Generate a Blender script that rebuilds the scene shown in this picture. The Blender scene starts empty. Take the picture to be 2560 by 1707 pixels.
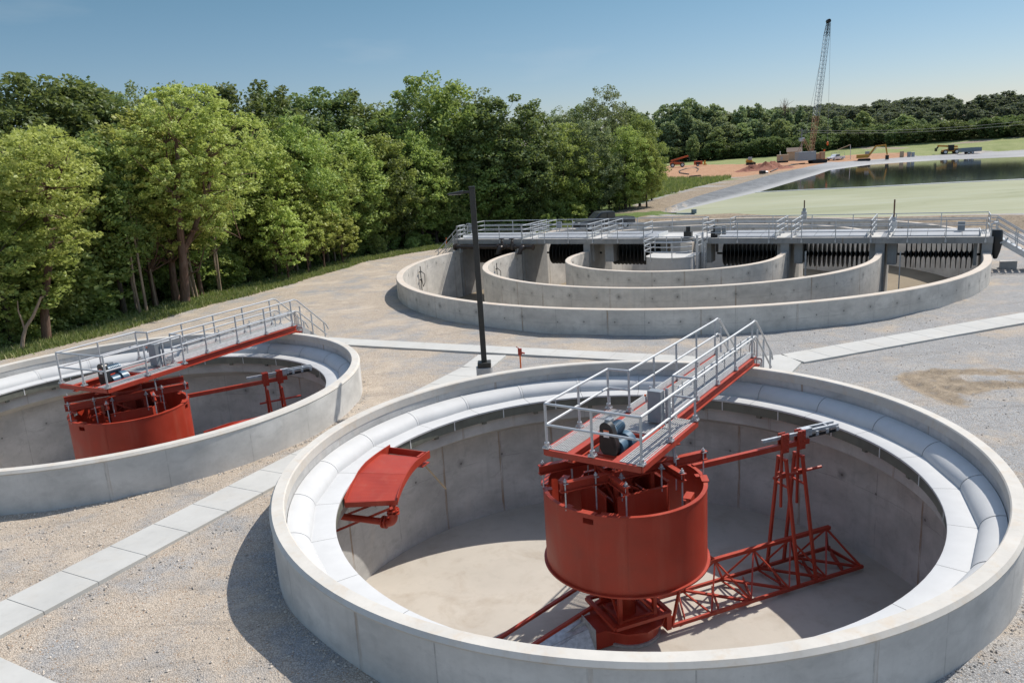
import bpy, math, random
import numpy as np
from mathutils import Vector, Matrix, noise as mnoise
from mathutils.geometry import delaunay_2d_cdt

SC = bpy.context.scene
COL = SC.collection
R = math.radians

# ------------------------------------------------------------------ camera
CAM_H, FPX, PITCH, ROLL = 8.08, 1954.8, 0.23196, -0.06227
fw = np.array([0, math.cos(PITCH), -math.sin(PITCH)])
r0 = np.array([1.0, 0, 0]); u0 = np.cross(r0, fw)
rt = math.cos(ROLL)*r0 + math.sin(ROLL)*u0
up = -math.sin(ROLL)*r0 + math.cos(ROLL)*u0
cam_d = bpy.data.cameras.new('camera'); cam = bpy.data.objects.new('camera', cam_d); COL.objects.link(cam)
m = Matrix.Identity(4)
for i in range(3):
    m[i][0] = rt[i]; m[i][1] = up[i]; m[i][2] = -fw[i]
m[2][3] = CAM_H
cam.matrix_world = m
cam_d.sensor_width = 36; cam_d.lens = FPX/2560*36; cam_d.clip_start = .1; cam_d.clip_end = 6000
SC.camera = cam

# ------------------------------------------------------------------ sky, sun, exposure
SUN_AZ, SUN_EL = R(34.5), R(51.2)          # azimuth from +X towards +Y
w = bpy.data.worlds.new('World'); SC.world = w; w.use_nodes = True
nt = w.node_tree; nt.nodes.clear()
sky = nt.nodes.new('ShaderNodeTexSky'); sky.sky_type = 'NISHITA'; sky.sun_disc = False
sky.sun_elevation = SUN_EL; sky.sun_rotation = math.pi/2 - SUN_AZ
sky.altitude = 200; sky.air_density = 1.0; sky.dust_density = 0.4; sky.ozone_density = 4.5
bg = nt.nodes.new('ShaderNodeBackground'); bg.inputs['Strength'].default_value = .15
out = nt.nodes.new('ShaderNodeOutputWorld')
tcw = nt.nodes.new('ShaderNodeTexCoord'); sxw = nt.nodes.new('ShaderNodeSeparateXYZ'); nt.links.new(tcw.outputs['Generated'], sxw.inputs[0])
rw_ = nt.nodes.new('ShaderNodeValToRGB'); nt.links.new(sxw.outputs[2], rw_.inputs[0]); cr_ = rw_.color_ramp
cr_.elements[0].position = 0.0; cr_.elements[0].color = (.40,.365,.39,1); cr_.elements[1].position = .55; cr_.elements[1].color = (1.45,1.15,.88,1)
e_ = cr_.elements.new(.07); e_.color = (.37,.365,.375,1); e_ = cr_.elements.new(.25); e_.color = (.285,.36,.315,1)
# a little thin cloud low in the sky
nz_ = nt.nodes.new('ShaderNodeTexNoise'); mp_ = nt.nodes.new('ShaderNodeMapping'); mp_.inputs['Scale'].default_value = (2.2,2.2,9); nt.links.new(tcw.outputs['Generated'], mp_.inputs[0]); nt.links.new(mp_.outputs[0], nz_.inputs['Vector'])
nz_.inputs['Scale'].default_value = 1.3; nz_.inputs['Detail'].default_value = 7
mr_ = nt.nodes.new('ShaderNodeMapRange'); nt.links.new(nz_.outputs[0], mr_.inputs[0]); mr_.inputs[1].default_value = .56; mr_.inputs[2].default_value = .85; mr_.inputs[4].default_value = .35
mx_ = nt.nodes.new('ShaderNodeMix'); mx_.data_type = 'RGBA'; mx_.blend_type = 'MULTIPLY'; mx_.inputs[0].default_value = 1
nt.links.new(sky.outputs[0], mx_.inputs[6]); nt.links.new(rw_.outputs[0], mx_.inputs[7])
mc_ = nt.nodes.new('ShaderNodeMix'); mc_.data_type = 'RGBA'; nt.links.new(mr_.outputs[0], mc_.inputs[0]); nt.links.new(mx_.outputs[2], mc_.inputs[6]); mc_.inputs[7].default_value = (2.7,2.9,3.05,1)
nt.links.new(mc_.outputs[2], bg.inputs[0]); nt.links.new(bg.outputs[0], out.inputs[0])
sl = bpy.data.lights.new('sun', 'SUN'); sl.energy = 3.2; sl.angle = R(.5); sl.color = (1, .94, .85)
so = bpy.data.objects.new('sun', sl); COL.objects.link(so)
sd = Vector((math.cos(SUN_AZ)*math.cos(SUN_EL), math.sin(SUN_AZ)*math.cos(SUN_EL), math.sin(SUN_EL)))
so.rotation_euler = sd.to_track_quat('Z', 'Y').to_euler(); so.location = (60, 50, 80)
vs = SC.view_settings; vs.view_transform = 'Standard'; vs.look = 'None'; vs.exposure = .68; vs.gamma = 1; vs.use_curve_mapping = False

# ------------------------------------------------------------------ photo survey helpers (pixel of the 2560x1707 photo -> point in the world)
def ray(px, py):
    d = ((px-1280)/FPX)*rt - ((py-853.5)/FPX)*up + fw
    return np.array([0, 0, CAM_H]), d
def at(px, py, z):
    o, d = ray(px, py); t = (z-o[2])/d[2]; return o + d*t
def at_dist(px, py, D):
    o, d = ray(px, py); return o + d*(D/math.hypot(d[0], d[1]))
DS = 1.08843                              # my reading scale -> photo pixels

# ------------------------------------------------------------------ object helpers
def tag(o, label=None, cat=None, group=None, kind=None):
    if label: o['label'] = label
    if cat: o['category'] = cat
    if group: o['group'] = group
    if kind: o['kind'] = kind
    return o
def thing(name, label, cat, loc=(0, 0, 0), rot=0., group=None):
    o = bpy.data.objects.new(name, None); COL.objects.link(o)
    o.location = loc; o.rotation_euler = (0, 0, rot); o.empty_display_size = .3
    return tag(o, label, cat, group)
def copy_tree(o, parent=None):
    c = o.copy(); COL.objects.link(c); c.parent = parent
    for ch in list(o.children): copy_tree(ch, c)
    return c

class MB:
    def __init__(s): s.v = []; s.f = []; s.uv = {}
    def add(s, vs, fs, uvs=None):
        b = len(s.v); s.v.extend([tuple(map(float, p)) for p in vs])
        for k, f in enumerate(fs):
            if uvs is not None: s.uv[len(s.f)] = uvs[k]
            s.f.append([b+i for i in f])
        return s
    def box(s, c, size, rz=0., M=None):
        x, y, z = size[0]/2, size[1]/2, size[2]/2
        P = [(-x,-y,-z),(x,-y,-z),(x,y,-z),(-x,y,-z),(-x,-y,z),(x,-y,z),(x,y,z),(-x,y,z)]
        cr, sr = math.cos(rz), math.sin(rz)
        Q = [(c[0]+p[0]*cr-p[1]*sr, c[1]+p[0]*sr+p[1]*cr, c[2]+p[2]) for p in P]
        if M is not None: Q = [tuple(M @ Vector(p) + Vector(c)) for p in P]
        return s.add(Q, [(0,3,2,1),(4,5,6,7),(0,1,5,4),(1,2,6,5),(2,3,7,6),(3,0,4,7)])
    def bb(s, x0, x1, y0, y1, z0, z1): return s.box(((x0+x1)/2,(y0+y1)/2,(z0+z1)/2),(x1-x0,y1-y0,z1-z0))
    def beam(s, a, b, w, h, upv=(0,0,1)):
        a, b = Vector(a), Vector(b); d = (b-a); L = d.length; d.normalize()
        sx = d.cross(Vector(upv))
        if sx.length < 1e-4: sx = d.cross(Vector((1,0,0)))
        sx.normalize(); uu = sx.cross(d)
        P = []
        for e in (a, b):
            for i, j in ((-1,-1),(1,-1),(1,1),(-1,1)): P.append(e + sx*(i*w/2) + uu*(j*h/2))
        return s.add(P, [(3,2,1,0),(4,5,6,7),(0,1,5,4),(1,2,6,5),(2,3,7,6),(3,0,4,7)])
    def ibeam(s, a, b, h, fwid, tf=.03, tw=.025):
        a, b = Vector(a), Vector(b); uz = Vector((0,0,1))
        s.beam(a+uz*(h/2-tf/2), b+uz*(h/2-tf/2), fwid, tf)
        s.beam(a-uz*(h/2-tf/2), b-uz*(h/2-tf/2), fwid, tf)
        return s.beam(a, b, tw, h-2*tf-.002)
    def tube(s, pts, rad, n=8, cap=True):
        pts = [Vector(p) for p in pts]; N = len(pts)
        rr = rad if hasattr(rad, '__len__') else [rad]*N
        t0 = (pts[1]-pts[0]).normalized(); ref = Vector((0,0,1)) if abs(t0.z) < .9 else Vector((1,0,0))
        V = []; a = t0.cross(ref).normalized()
        for i, p in enumerate(pts):
            t = (pts[min(i+1,N-1)]-pts[max(i-1,0)]).normalized()
            a = (a - t*a.dot(t)).normalized(); b = t.cross(a)
            for k in range(n):
                an = 2*math.pi*k/n; V.append(p + (a*math.cos(an)+b*math.sin(an))*rr[i])
        F = []
        for i in range(N-1):
            for k in range(n):
                k2 = (k+1) % n; F.append((i*n+k, i*n+k2, (i+1)*n+k2, (i+1)*n+k))
        if cap: F.append(tuple(reversed(range(n)))); F.append(tuple(range((N-1)*n, N*n)))
        return s.add(V, F)
    def lathe(s, prof, n=96, a0=0., a1=2*math.pi, c=(0,0), closed_prof=False, uref=None):
        full = abs((a1-a0)-2*math.pi) < 1e-6; m_ = n if full else n+1; P = len(prof)
        V = [(c[0]+r*math.cos(a0+(a1-a0)*i/n), c[1]+r*math.sin(a0+(a1-a0)*i/n), z) for i in range(m_) for r, z in prof]
        F = []; U = []; rm = uref or max(p[0] for p in prof)
        L = [0.]
        for k in range(1, P): L.append(L[-1]+math.hypot(prof[k][0]-prof[k-1][0], prof[k][1]-prof[k-1][1]))
        for i in range(n):
            i2 = (i+1) % m_
            for k in range(P if closed_prof else P-1):
                k2 = (k+1) % P
                F.append((i*P+k, i2*P+k, i2*P+k2, i*P+k2))
                ua, ub = rm*(a0+(a1-a0)*i/n), rm*(a0+(a1-a0)*(i+1)/n)
                U.append(((ua,prof[k][1]),(ub,prof[k][1]),(ub,prof[k2][1]),(ua,prof[k2][1])))
        return s.add(V, F, U)
    def disc(s, c, r, n=48, up_=True):
        V = [(c[0]+r*math.cos(2*math.pi*i/n), c[1]+r*math.sin(2*math.pi*i/n), c[2]) for i in range(n)]
        return s.add(V, [tuple(range(n)) if up_ else tuple(reversed(range(n)))])
    def cyl(s, c, r, h, n=24): return s.tube([(c[0],c[1],c[2]),(c[0],c[1],c[2]+h)], r, n)
    def prism(s, poly, z0, z1):
        n = len(poly); V = [(x,y,z0) for x,y in poly]+[(x,y,z1) for x,y in poly]
        return s.add(V, [tuple(reversed(range(n))), tuple(range(n,2*n))]+[(i,(i+1)%n,n+(i+1)%n,n+i) for i in range(n)])
    def plate(s, P, n=.02):
        "polygon in space with thickness n along its normal"
        P = [Vector(p) for p in P]; nn = (P[1]-P[0]).cross(P[2]-P[0]).normalized()*n; k = len(P)
        return s.add(P+[p-nn for p in P], [tuple(range(k)), tuple(reversed(range(k,2*k)))]+[(i,k+i,k+(i+1)%k,(i+1)%k) for i in range(k)])
    def build(s, name, mat, parent=None, smooth=False, bevel=0.):
        me = bpy.data.meshes.new(name); me.from_pydata(s.v, [], s.f)
        if s.uv:
            L = me.uv_layers.new(name='UVMap'); d = np.zeros((len(me.loops),2), np.float32)
            for k, p in enumerate(me.polygons):
                if k in s.uv:
                    for j, li in enumerate(p.loop_indices): d[li] = s.uv[k][j]
            L.data.foreach_set('uv', d.ravel())
        me.validate(); me.update()
        if mat: me.materials.append(mat)
        if smooth:
            me.polygons.foreach_set('use_smooth', [True]*len(me.polygons))
            try: me.set_sharp_from_angle(angle=R(40))
            except Exception: pass
        o = bpy.data.objects.new(name, me); COL.objects.link(o); o.parent = parent
        if bevel:
            b = o.modifiers.new('bevel', 'BEVEL'); b.width = bevel; b.segments = 2; b.limit_method = 'ANGLE'
        return o

# ------------------------------------------------------------------ materials
class NT:
    def __init__(s, name):
        s.m = bpy.data.materials.new(name); s.m.use_nodes = True; s.t = s.m.node_tree; s.t.nodes.clear()
        s.out = s.t.nodes.new('ShaderNodeOutputMaterial')
    def n(s, typ, **kw):
        nd = s.t.nodes.new(typ)
        for k, v in kw.items(): setattr(nd, k, v)
        return nd
    def put(s, sock, v):
        if isinstance(v, bpy.types.NodeSocket): s.t.links.new(v, sock)
        elif v is not None:
            if hasattr(v, '__len__') and len(v) == 3 and sock.type == 'RGBA': v = (*v, 1)
            sock.default_value = v
    def math(s, op, a, b=None, c=None, clamp=False):
        nd = s.n('ShaderNodeMath', operation=op, use_clamp=clamp)
        for i, v in enumerate((a, b, c)):
            if v is not None: s.put(nd.inputs[i], v)
        return nd.outputs[0]
    def mix(s, f, a, b, blend='MIX'):
        nd = s.n('ShaderNodeMix', data_type='RGBA', blend_type=blend)
        s.put(nd.inputs[0], f); s.put(nd.inputs[6], a); s.put(nd.inputs[7], b); return nd.outputs[2]
    def noise(s, vec, scale, detail=4, rough=.55, out=0, dist=0.):
        nd = s.n('ShaderNodeTexNoise'); s.put(nd.inputs['Vector'], vec)
        nd.inputs['Scale'].default_value = scale; nd.inputs['Detail'].default_value = detail
        nd.inputs['Roughness'].default_value = rough; nd.inputs['Distortion'].default_value = dist
        return nd.outputs[out]
    def voro(s, vec, scale, out='Color', feature='F1'):
        nd = s.n('ShaderNodeTexVoronoi', feature=feature); s.put(nd.inputs['Vector'], vec); nd.inputs['Scale'].default_value = scale
        return nd.outputs[out]
    def ramp(s, v, lo, hi, a=0., b=1.):
        nd = s.n('ShaderNodeMapRange'); nd.clamp = True; s.put(nd.inputs[0], v)
        for i, x in enumerate((lo, hi, a, b)): nd.inputs[i+1].default_value = x
        return nd.outputs[0]
    def mapv(s, vec, scale):
        nd = s.n('ShaderNodeMapping'); s.put(nd.inputs[0], vec); nd.inputs['Scale'].default_value = scale; return nd.outputs[0]
    def obj(s): return s.n('ShaderNodeTexCoord').outputs['Object']
    def geo(s, o='Position'): return s.n('ShaderNodeNewGeometry').outputs[o]
    def bump(s, h, strength, dist=.02):
        nd = s.n('ShaderNodeBump'); s.put(nd.inputs['Height'], h); nd.inputs['Strength'].default_value = strength; nd.inputs['Distance'].default_value = dist
        return nd.outputs[0]
    def pbr(s, col, rough=.6, metal=0., nrm=None, spec=.5, coat=0.):
        b = s.n('ShaderNodeBsdfPrincipled'); s.put(b.inputs['Base Color'], col); s.put(b.inputs['Roughness'], rough)
        s.put(b.inputs['Metallic'], metal); b.inputs['Specular IOR Level'].default_value = spec
        if coat: b.inputs['Coat Weight'].default_value = coat
        if nrm is not None: s.put(b.inputs['Normal'], nrm)
        s.t.links.new(b.outputs[0], s.out.inputs[0]); return s.m

def simple(name, col, rough=.5, metal=0., var=.12, scale=6., spec=.5, bump=0.):
    k = NT(name); p = k.obj(); f = k.noise(p, scale, 5)
    lo = tuple(c*(1-var) for c in col); hi = tuple(min(1, c*(1+var)) for c in col)
    c = k.mix(k.ramp(f, .3, .7), lo, hi)
    nr = k.bump(k.noise(p, scale*6, 3), bump, .01) if bump else None
    return k.pbr(c, rough, metal, nr, spec)

def concrete_wall(name, base, row=-.75, seam=2.44, tie=1.1, stain=1., warm=(.40,.30,.20), pour=-1.05, foot=None, blob=.17):
    "board-formed concrete: u = run along the wall, v = height"
    k = NT(name); uv = k.n('ShaderNodeUVMap').outputs[0]
    sx = k.n('ShaderNodeSeparateXYZ'); k.put(sx.inputs[0], uv); u, v = sx.outputs[0], sx.outputs[1]
    big = k.noise(k.mapv(uv,(.5,.8,1)), 1.0, 5, .6)
    fine = k.noise(uv, 9., 6, .65)
    streak = k.noise(k.mapv(uv,(3.2,.22,1)), 1.0, 4, .6)
    c = k.mix(k.ramp(big,.3,.72), tuple(x*.70 for x in base), tuple(min(1,x*1.12) for x in base))
    mot = k.noise(k.mapv(uv,(1.1,1.4,1)), 1.7, 7, .72, dist=.7); c = k.mix(k.ramp(mot,.52,.72,0,.38*stain), c, tuple(x*.52 for x in base))
    c = k.mix(k.ramp(fine,.25,.8,0,.22), c, tuple(x*.62 for x in base))
    c = k.mix(k.ramp(streak,.52,.78,0,.4*stain), c, tuple(x*.66 for x in base))
    warmf = k.noise(k.mapv(uv,(.9,.5,1)), .9, 5, .6, dist=.6)
    c = k.mix(k.ramp(warmf,.57,.78,0,.42*stain), c, tuple(b*.8+w_*.35 for b, w_ in zip(base, warm)))
    # panel seams
    cell = k.math('DIVIDE', u, seam); fr = k.math('FRACT', cell); wn0 = k.n('ShaderNodeTexWhiteNoise', noise_dimensions='1D'); k.put(wn0.inputs['W'], k.math('FLOOR', cell))
    off = k.math('MULTIPLY', wn0.outputs[0], .35)
    sm = k.math('COMPARE', fr, k.math('ADD', off, .2), .0065)
    wob = k.ramp(k.noise(uv, 2.5, 3), .35, .7)
    c = k.mix(k.math('MULTIPLY', k.math('MULTIPLY', sm, wob), .75), c, tuple(x*.42 for x in base))
    br = k.math('MULTIPLY', k.math('COMPARE', fr, k.math('ADD', off, .222), .018), k.math('GREATER_THAN', wn0.outputs[0], .55))
    c = k.mix(k.math('MULTIPLY', k.math('MULTIPLY', br, k.ramp(k.noise(k.mapv(uv,(9,.9,1)),1.,4),.38,.62)), .55*stain), c, (.27,.185,.115))
    # pour line
    pl = k.math('ADD', v, k.math('MULTIPLY', k.noise(k.mapv(uv,(1.3,0,0)),1.,3), .10))
    pm = k.math('COMPARE', pl, pour, .010)
    c = k.mix(k.math('MULTIPLY', k.math('MULTIPLY', pm, k.ramp(k.noise(uv,1.1,2),.35,.6)), .6), c, tuple(x*.4 for x in base))
    # tie holes with damp blotches
    tc = k.math('DIVIDE', u, tie); ti = k.math('FLOOR', tc); tf = k.math('SUBTRACT', k.math('FRACT', tc), .5)
    wn = k.n('ShaderNodeTexWhiteNoise', noise_dimensions='1D'); k.put(wn.inputs['W'], ti); rnd = wn.outputs[0]
    du = k.math('MULTIPLY', k.math('ADD', tf, k.math('MULTIPLY', k.math('SUBTRACT', rnd, .5), .35)), tie)
    dv = k.math('SUBTRACT', k.math('SUBTRACT', v, row), k.math('MULTIPLY', k.math('SUBTRACT', rnd, .5), .22))
    dist = k.math('SQRT', k.math('ADD', k.math('MULTIPLY', du, du), k.math('MULTIPLY', dv, dv)))
    dn = k.math('ADD', dist, k.math('MULTIPLY', k.math('SUBTRACT', k.noise(uv, 6., 3), .5), .22))
    blot = k.math('MULTIPLY', k.ramp(dn, .05, blob, 1, 0), k.ramp(rnd, .15, .9, .15, .75))
    c = k.mix(k.math('MULTIPLY', blot, stain*.8), c, tuple(x*.45 for x in base))
    hole = k.ramp(dist, .035, .05, 1, 0)
    c = k.mix(k.math('MULTIPLY', hole, .75), c, tuple(x*.18 for x in base))
    # pock marks
    po = k.voro(uv, 5.5, 'Distance'); c = k.mix(k.math('MULTIPLY', k.ramp(po,.02,.05,1,0), .5), c, tuple(x*.3 for x in base))
    if foot is not None:
        ff = k.math('ADD', v, k.math('MULTIPLY', k.noise(k.mapv(uv,(1,.3,1)), 1.4, 4), .5))
        c = k.mix(k.ramp(ff, foot, foot+.5, .65, 0), c, (.36,.26,.17))
    nr = k.bump(k.noise(uv, 22., 5, .7), .22, .01)
    return k.pbr(c, .85, 0, nr, .3)

def concrete_top(name, base, warm=(.62,.47,.33), amount=.5, scale=.9):
    k = NT(name); p = k.obj()
    f = k.noise(p, scale, 6, .65); g = k.noise(p, scale*9, 5, .6); h = k.noise(p, scale*2.3, 6, .7, dist=.5)
    c = k.mix(k.ramp(f,.3,.7), tuple(x*.9 for x in base), tuple(min(1,x*1.08) for x in base))
    c = k.mix(k.ramp(h,.5,.72,0,amount), c, warm)
    c = k.mix(k.ramp(g,.55,.8,0,.22), c, tuple(x*.55 for x in base))
    return k.pbr(c, .85, 0, k.bump(g, .2, .01), .3)

M = {}
M['tank_wall'] = concrete_wall('tank_wall', (.60,.585,.555), row=-3.25, tie=2.2, pour=-3.3, stain=1.0, foot=-1.7)
M['tank_in'] = concrete_wall('tank_interior', (.52,.515,.50), row=-3.25, tie=1.9, pour=-3.3, stain=1.5, blob=.24)
M['corbel'] = concrete_wall('corbel', (.50,.49,.465), row=-9, tie=2.2, pour=-9, stain=.8)
M['coping'] = concrete_top('coping', (.53,.505,.46), (.50,.40,.29), .55, .9)
M['ox_wall'] = concrete_wall('ditch_wall', (.64,.605,.55), row=-.62, tie=1.7, pour=-.75, stain=1.35, blob=.26)
M['ox_in'] = concrete_wall('ditch_inner', (.47,.44,.40), row=-1.5, tie=1.8, pour=-1.6, stain=1.1)
M['ox_top'] = concrete_top('ditch_coping', (.54,.48,.41), (.58,.42,.29), .6, .7)
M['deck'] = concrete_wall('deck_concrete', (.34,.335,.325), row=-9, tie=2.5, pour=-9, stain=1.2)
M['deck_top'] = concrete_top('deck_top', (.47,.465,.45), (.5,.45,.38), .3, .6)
M['floor'] = concrete_top('tank_floor', (.45,.415,.365), (.33,.275,.215), .55, .3)
M['walk'] = concrete_top('walk_concrete', (.46,.455,.43), (.44,.40,.34), .35, .5)
M['ditch_floor'] = concrete_top('ditch_floor', (.22,.18,.125), (.15,.11,.07), .6, .2)
M['cover_grey'] = simple('cover_grey', (.27,.285,.305), .6, .1, .08, 1.5)
M['plinth'] = concrete_top('plinth_concrete', (.42,.41,.4), (.4,.35,.3), .3, 3.)
M['white'] = simple('white_fibreglass', (.49,.495,.495), .65, 0, .04, 2.)
M['weir'] = simple('weir_plate', (.135,.14,.115), .5, 0, .18, 3.)
M['seam'] = simple('seam_white', (.62,.63,.62), .5)
M['dark'] = simple('gap_shade', (.02,.02,.02), .8)
M['alu'] = simple('aluminium', (.47,.48,.49), .45, .3, .08, 8.)
M['alu2'] = simple('mill_aluminium', (.50,.51,.52), .42, .6, .1, 8.)
M['galv'] = simple('galvanised', (.46,.48,.50), .45, .55, .22, 9.)
M['grate'] = simple('grating', (.52,.52,.51), .5, .35, .1, 9.)
M['steel_box'] = simple('grey_enclosure', (.23,.25,.27), .45, .15, .06)
M['black'] = simple('black_plastic', (.012,.013,.014), .38, 0, .2)
M['disc'] = simple('disc_plastic', (.008,.0085,.0095), .45, 0, .2)
M['blue'] = simple('motor_blue', (.06,.115,.17), .4, .1, .1)
M['bronze'] = simple('pole_bronze', (.042,.041,.037), .5, .3, .12)
M['ductile'] = simple('brown_pipe', (.045,.032,.026), .5, .2, .3, 4.)
M['rusty'] = simple('rusty_rod', (.14,.075,.05), .8, 0, .3)
M['wood'] = simple('tan_board', (.42,.33,.22), .8, 0, .15)
def red_paint(name, base):
    k = NT(name); p = k.obj()
    f = k.noise(p, 1.3, 5, .6); g = k.noise(p, 14., 4, .6); st = k.noise(k.mapv(p,(3,3,.35)), 1., 4)
    c = k.mix(k.ramp(f,.3,.7), tuple(x*.86 for x in base), tuple(x*1.1 for x in base))
    c = k.mix(k.ramp(st,.52,.8,0,.32), c, (.40,.12,.075)); c = k.mix(k.ramp(k.noise(p,3.3,6,.7,dist=.6),.6,.78,0,.4), c, (.22,.035,.022)); c = k.mix(k.ramp(k.noise(p,28.,3),.7,.78,0,.35), c, (.5,.26,.2))
    c = k.mix(k.ramp(g,.66,.8,0,.3), c, (.30,.15,.12))
    return k.pbr(c, k.ramp(f,.3,.7,.42,.58), 0, k.bump(g,.08,.005), .5)
M['red'] = red_paint('red_primer', (.35,.033,.013))
M['orange'] = simple('machine_orange', (.52,.10,.025), .45, 0, .15)
M['yellow'] = simple('machine_yellow', (.55,.26,.03), .45, 0, .15)
M['tyre'] = simple('tyre_rubber', (.02,.02,.02), .8)
M['rim'] = simple('wheel_rim', (.4,.22,.08), .5)
M['glass'] = simple('dark_glass', (.02,.025,.03), .08, 0, .1, 2., .8)
M['carbody'] = simple('dark_truck_paint', (.07,.078,.085), .25, .2, .05, 2., .6)
M['whitebody'] = simple('white_truck_paint', (.7,.72,.74), .3, 0, .04)
M['tan_wall'] = simple('tan_siding', (.48,.36,.24), .8, 0, .08)
M['brown_roof'] = simple('brown_roof', (.13,.085,.06), .7, 0, .15)
M['grey_pvc'] = simple('grey_pipe', (.17,.21,.24), .4, 0, .12)
M['hose'] = simple('black_hose', (.025,.025,.027), .6)
M['steel_grey'] = simple('crane_grey', (.33,.355,.375), .5, .2, .12)
M['boom_orange'] = simple('boom_orange', (.47,.26,.15), .55, .1, .2)
M['hi_vis'] = simple('orange_stake', (.75,.14,.02), .6)
M['sign_white'] = simple('label_white', (.7,.7,.68), .5)
M['cable'] = simple('wire_grey', (.22,.23,.24), .6)

# ---------------- ground
def ground_mat():
    k = NT('yard_ground'); p = k.geo('Position')
    at_ = k.n('ShaderNodeAttribute', attribute_name='mask'); sp = k.n('ShaderNodeSeparateColor'); k.put(sp.inputs[0], at_.outputs['Color'])
    grass_m, clay_m, mud_m = sp.outputs[0], sp.outputs[1], sp.outputs[2]
    n1 = k.noise(p, .16, 5, .6); n2 = k.noise(p, .55, 5, .65); n3 = k.noise(p, 2.3, 5, .65)
    st = k.voro(p, 32., 'Color'); stb = k.n('ShaderNodeSeparateColor'); k.put(stb.inputs[0], st)
    sd1 = k.voro(p, 32., 'Distance'); st2 = k.voro(p, 5.2, 'Color'); s2 = k.n('ShaderNodeSeparateColor'); k.put(s2.inputs[0], st2)
    tan = k.mix(stb.outputs[0], (.39,.325,.255), (.59,.51,.42))
    tan = k.mix(k.ramp(stb.outputs[1],.95,.99), tan, (.36,.22,.13))
    grey = k.mix(stb.outputs[2], (.25,.252,.256), (.46,.455,.445))
    grey = k.mix(k.ramp(stb.outputs[1],.93,.98), grey, (.38,.29,.2))
    sxy = k.n('ShaderNodeSeparateXYZ'); k.put(sxy.inputs[0], p)
    side = k.ramp(sxy.outputs[0], -10, 14, .045, -.06)
    tanf = k.ramp(k.math('ADD', k.math('ADD', k.math('MULTIPLY', n1, .35), k.math('MULTIPLY', n2, .65)), side), .43, .57)
    c = k.mix(tanf, grey, tan)
    far = k.n('ShaderNodeCameraData') if False else None
    c = k.mix(k.ramp(n3,.35,.75,0,.25), c, k.mix(tanf, (.17,.165,.16), (.27,.22,.17)))
    c = k.mix(k.math('MULTIPLY', k.ramp(sd1,.0,.34,1,0), .12), c, (.7,.68,.64))
    c = k.mix(k.math('MULTIPLY', k.ramp(sd1,.42,.62), .4), c, (.07,.065,.06))
    sb = k.noise(p, .27, 6, .7, dist=.8); c = k.mix(k.math('MULTIPLY', k.ramp(sb,.52,.64,0,.55), k.ramp(sxy.outputs[0],-12,6,1,.35)), c, k.mix(k.ramp(n3,.3,.7), (.46,.385,.30), (.62,.53,.43)))
    wt = k.noise(k.mapv(p,(.25,1.6,1)), 1.0, 5, .65, dist=.6); c = k.mix(k.ramp(wt,.56,.66,0,.3), c, (.17,.155,.14))
    pz = k.noise(p, .75, 7, .75, dist=.4); c = k.mix(k.ramp(pz,.5,.75,0,.4), c, k.mix(tanf, (.27,.265,.26), (.33,.265,.20)))
    rc = k.noise(p, .42, 6, .7, dist=1.2); c = k.mix(k.ramp(rc,.70,.77,0,.5), c, (.50,.30,.18))
    # mud / dirt
    mudc = k.mix(k.ramp(n3,.3,.7), (.15,.115,.08), (.33,.265,.19)); mudc = k.mix(k.ramp(stb.outputs[0],.5,1,0,.35), mudc, (.5,.43,.34))
    mf = k.ramp(k.math('ADD', mud_m, k.math('MULTIPLY', k.math('SUBTRACT', n3, .5), .8)), .35, .65)
    c = k.mix(mf, c, mudc)
    # clay
    cl = k.mix(k.ramp(n2,.3,.7), (.32,.165,.09), (.43,.26,.155)); cl = k.mix(k.ramp(n3,.55,.8,0,.5), cl, (.24,.10,.06))
    cf = k.ramp(k.math('ADD', clay_m, k.math('MULTIPLY', k.math('SUBTRACT', n2, .5), .7)), .35, .6)
    c = k.mix(cf, c, cl)
    # grass / forest floor
    gn = k.noise(p, 7., 4, .7)
    gc = k.mix(k.ramp(gn,.3,.7), (.03,.06,.012), (.14,.20,.045)); gc = k.mix(k.ramp(n2,.45,.75,0,.55), gc, (.19,.21,.08)); gc = k.mix(k.ramp(sxy.outputs[1],120,240,0,.75), gc, k.mix(k.ramp(n1,.35,.65), (.20,.23,.085), (.30,.31,.14)))
    gf = k.ramp(k.math('ADD', grass_m, k.math('MULTIPLY', k.math('SUBTRACT', k.noise(p,1.1,6,.7), .5), .9)), .4, .55)
    c = k.mix(gf, c, gc)
    hgt = k.math('ADD', k.math('MULTIPLY', sd1, -.7), k.math('MULTIPLY', n3, 1.2))
    return k.pbr(c, .92, 0, k.bump(hgt, .55, .05), .2)
M['ground'] = ground_mat()
def liner_mat():
    k = NT('pond_liner'); p = k.geo('Position'); n1 = k.noise(p, .35, 5, .65); n2 = k.noise(p, 1.6, 5, .6)
    c = k.mix(k.ramp(n1,.35,.65), (.06,.064,.068), (.15,.154,.158)); c = k.mix(k.ramp(n2,.62,.7,0,.85), c, (.36,.36,.36))
    sz = k.n('ShaderNodeSeparateXYZ'); k.put(sz.inputs[0], p); c = k.mix(k.ramp(k.math('ADD', sz.outputs[2], k.math('MULTIPLY', n2, .12)), -.32, -.16, .8, 0), c, (.30,.30,.295)); c = k.mix(k.math('MULTIPLY', k.ramp(sz.outputs[1], 200, 235), k.ramp(n2,.3,.6,.4,.9)), c, (.30,.30,.30))
    return k.pbr(c, .6, 0, k.bump(n2,.5,.1), .3)
M['liner'] = liner_mat()
def water_mat():
    k = NT('pond_water'); p = k.geo('Position'); nr = k.bump(k.noise(k.mapv(p,(1,.6,1)), .5, 3), .03, .1)
    return k.pbr((.018,.021,.018), .06, 0, nr, .5)
M['water'] = water_mat()
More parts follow.
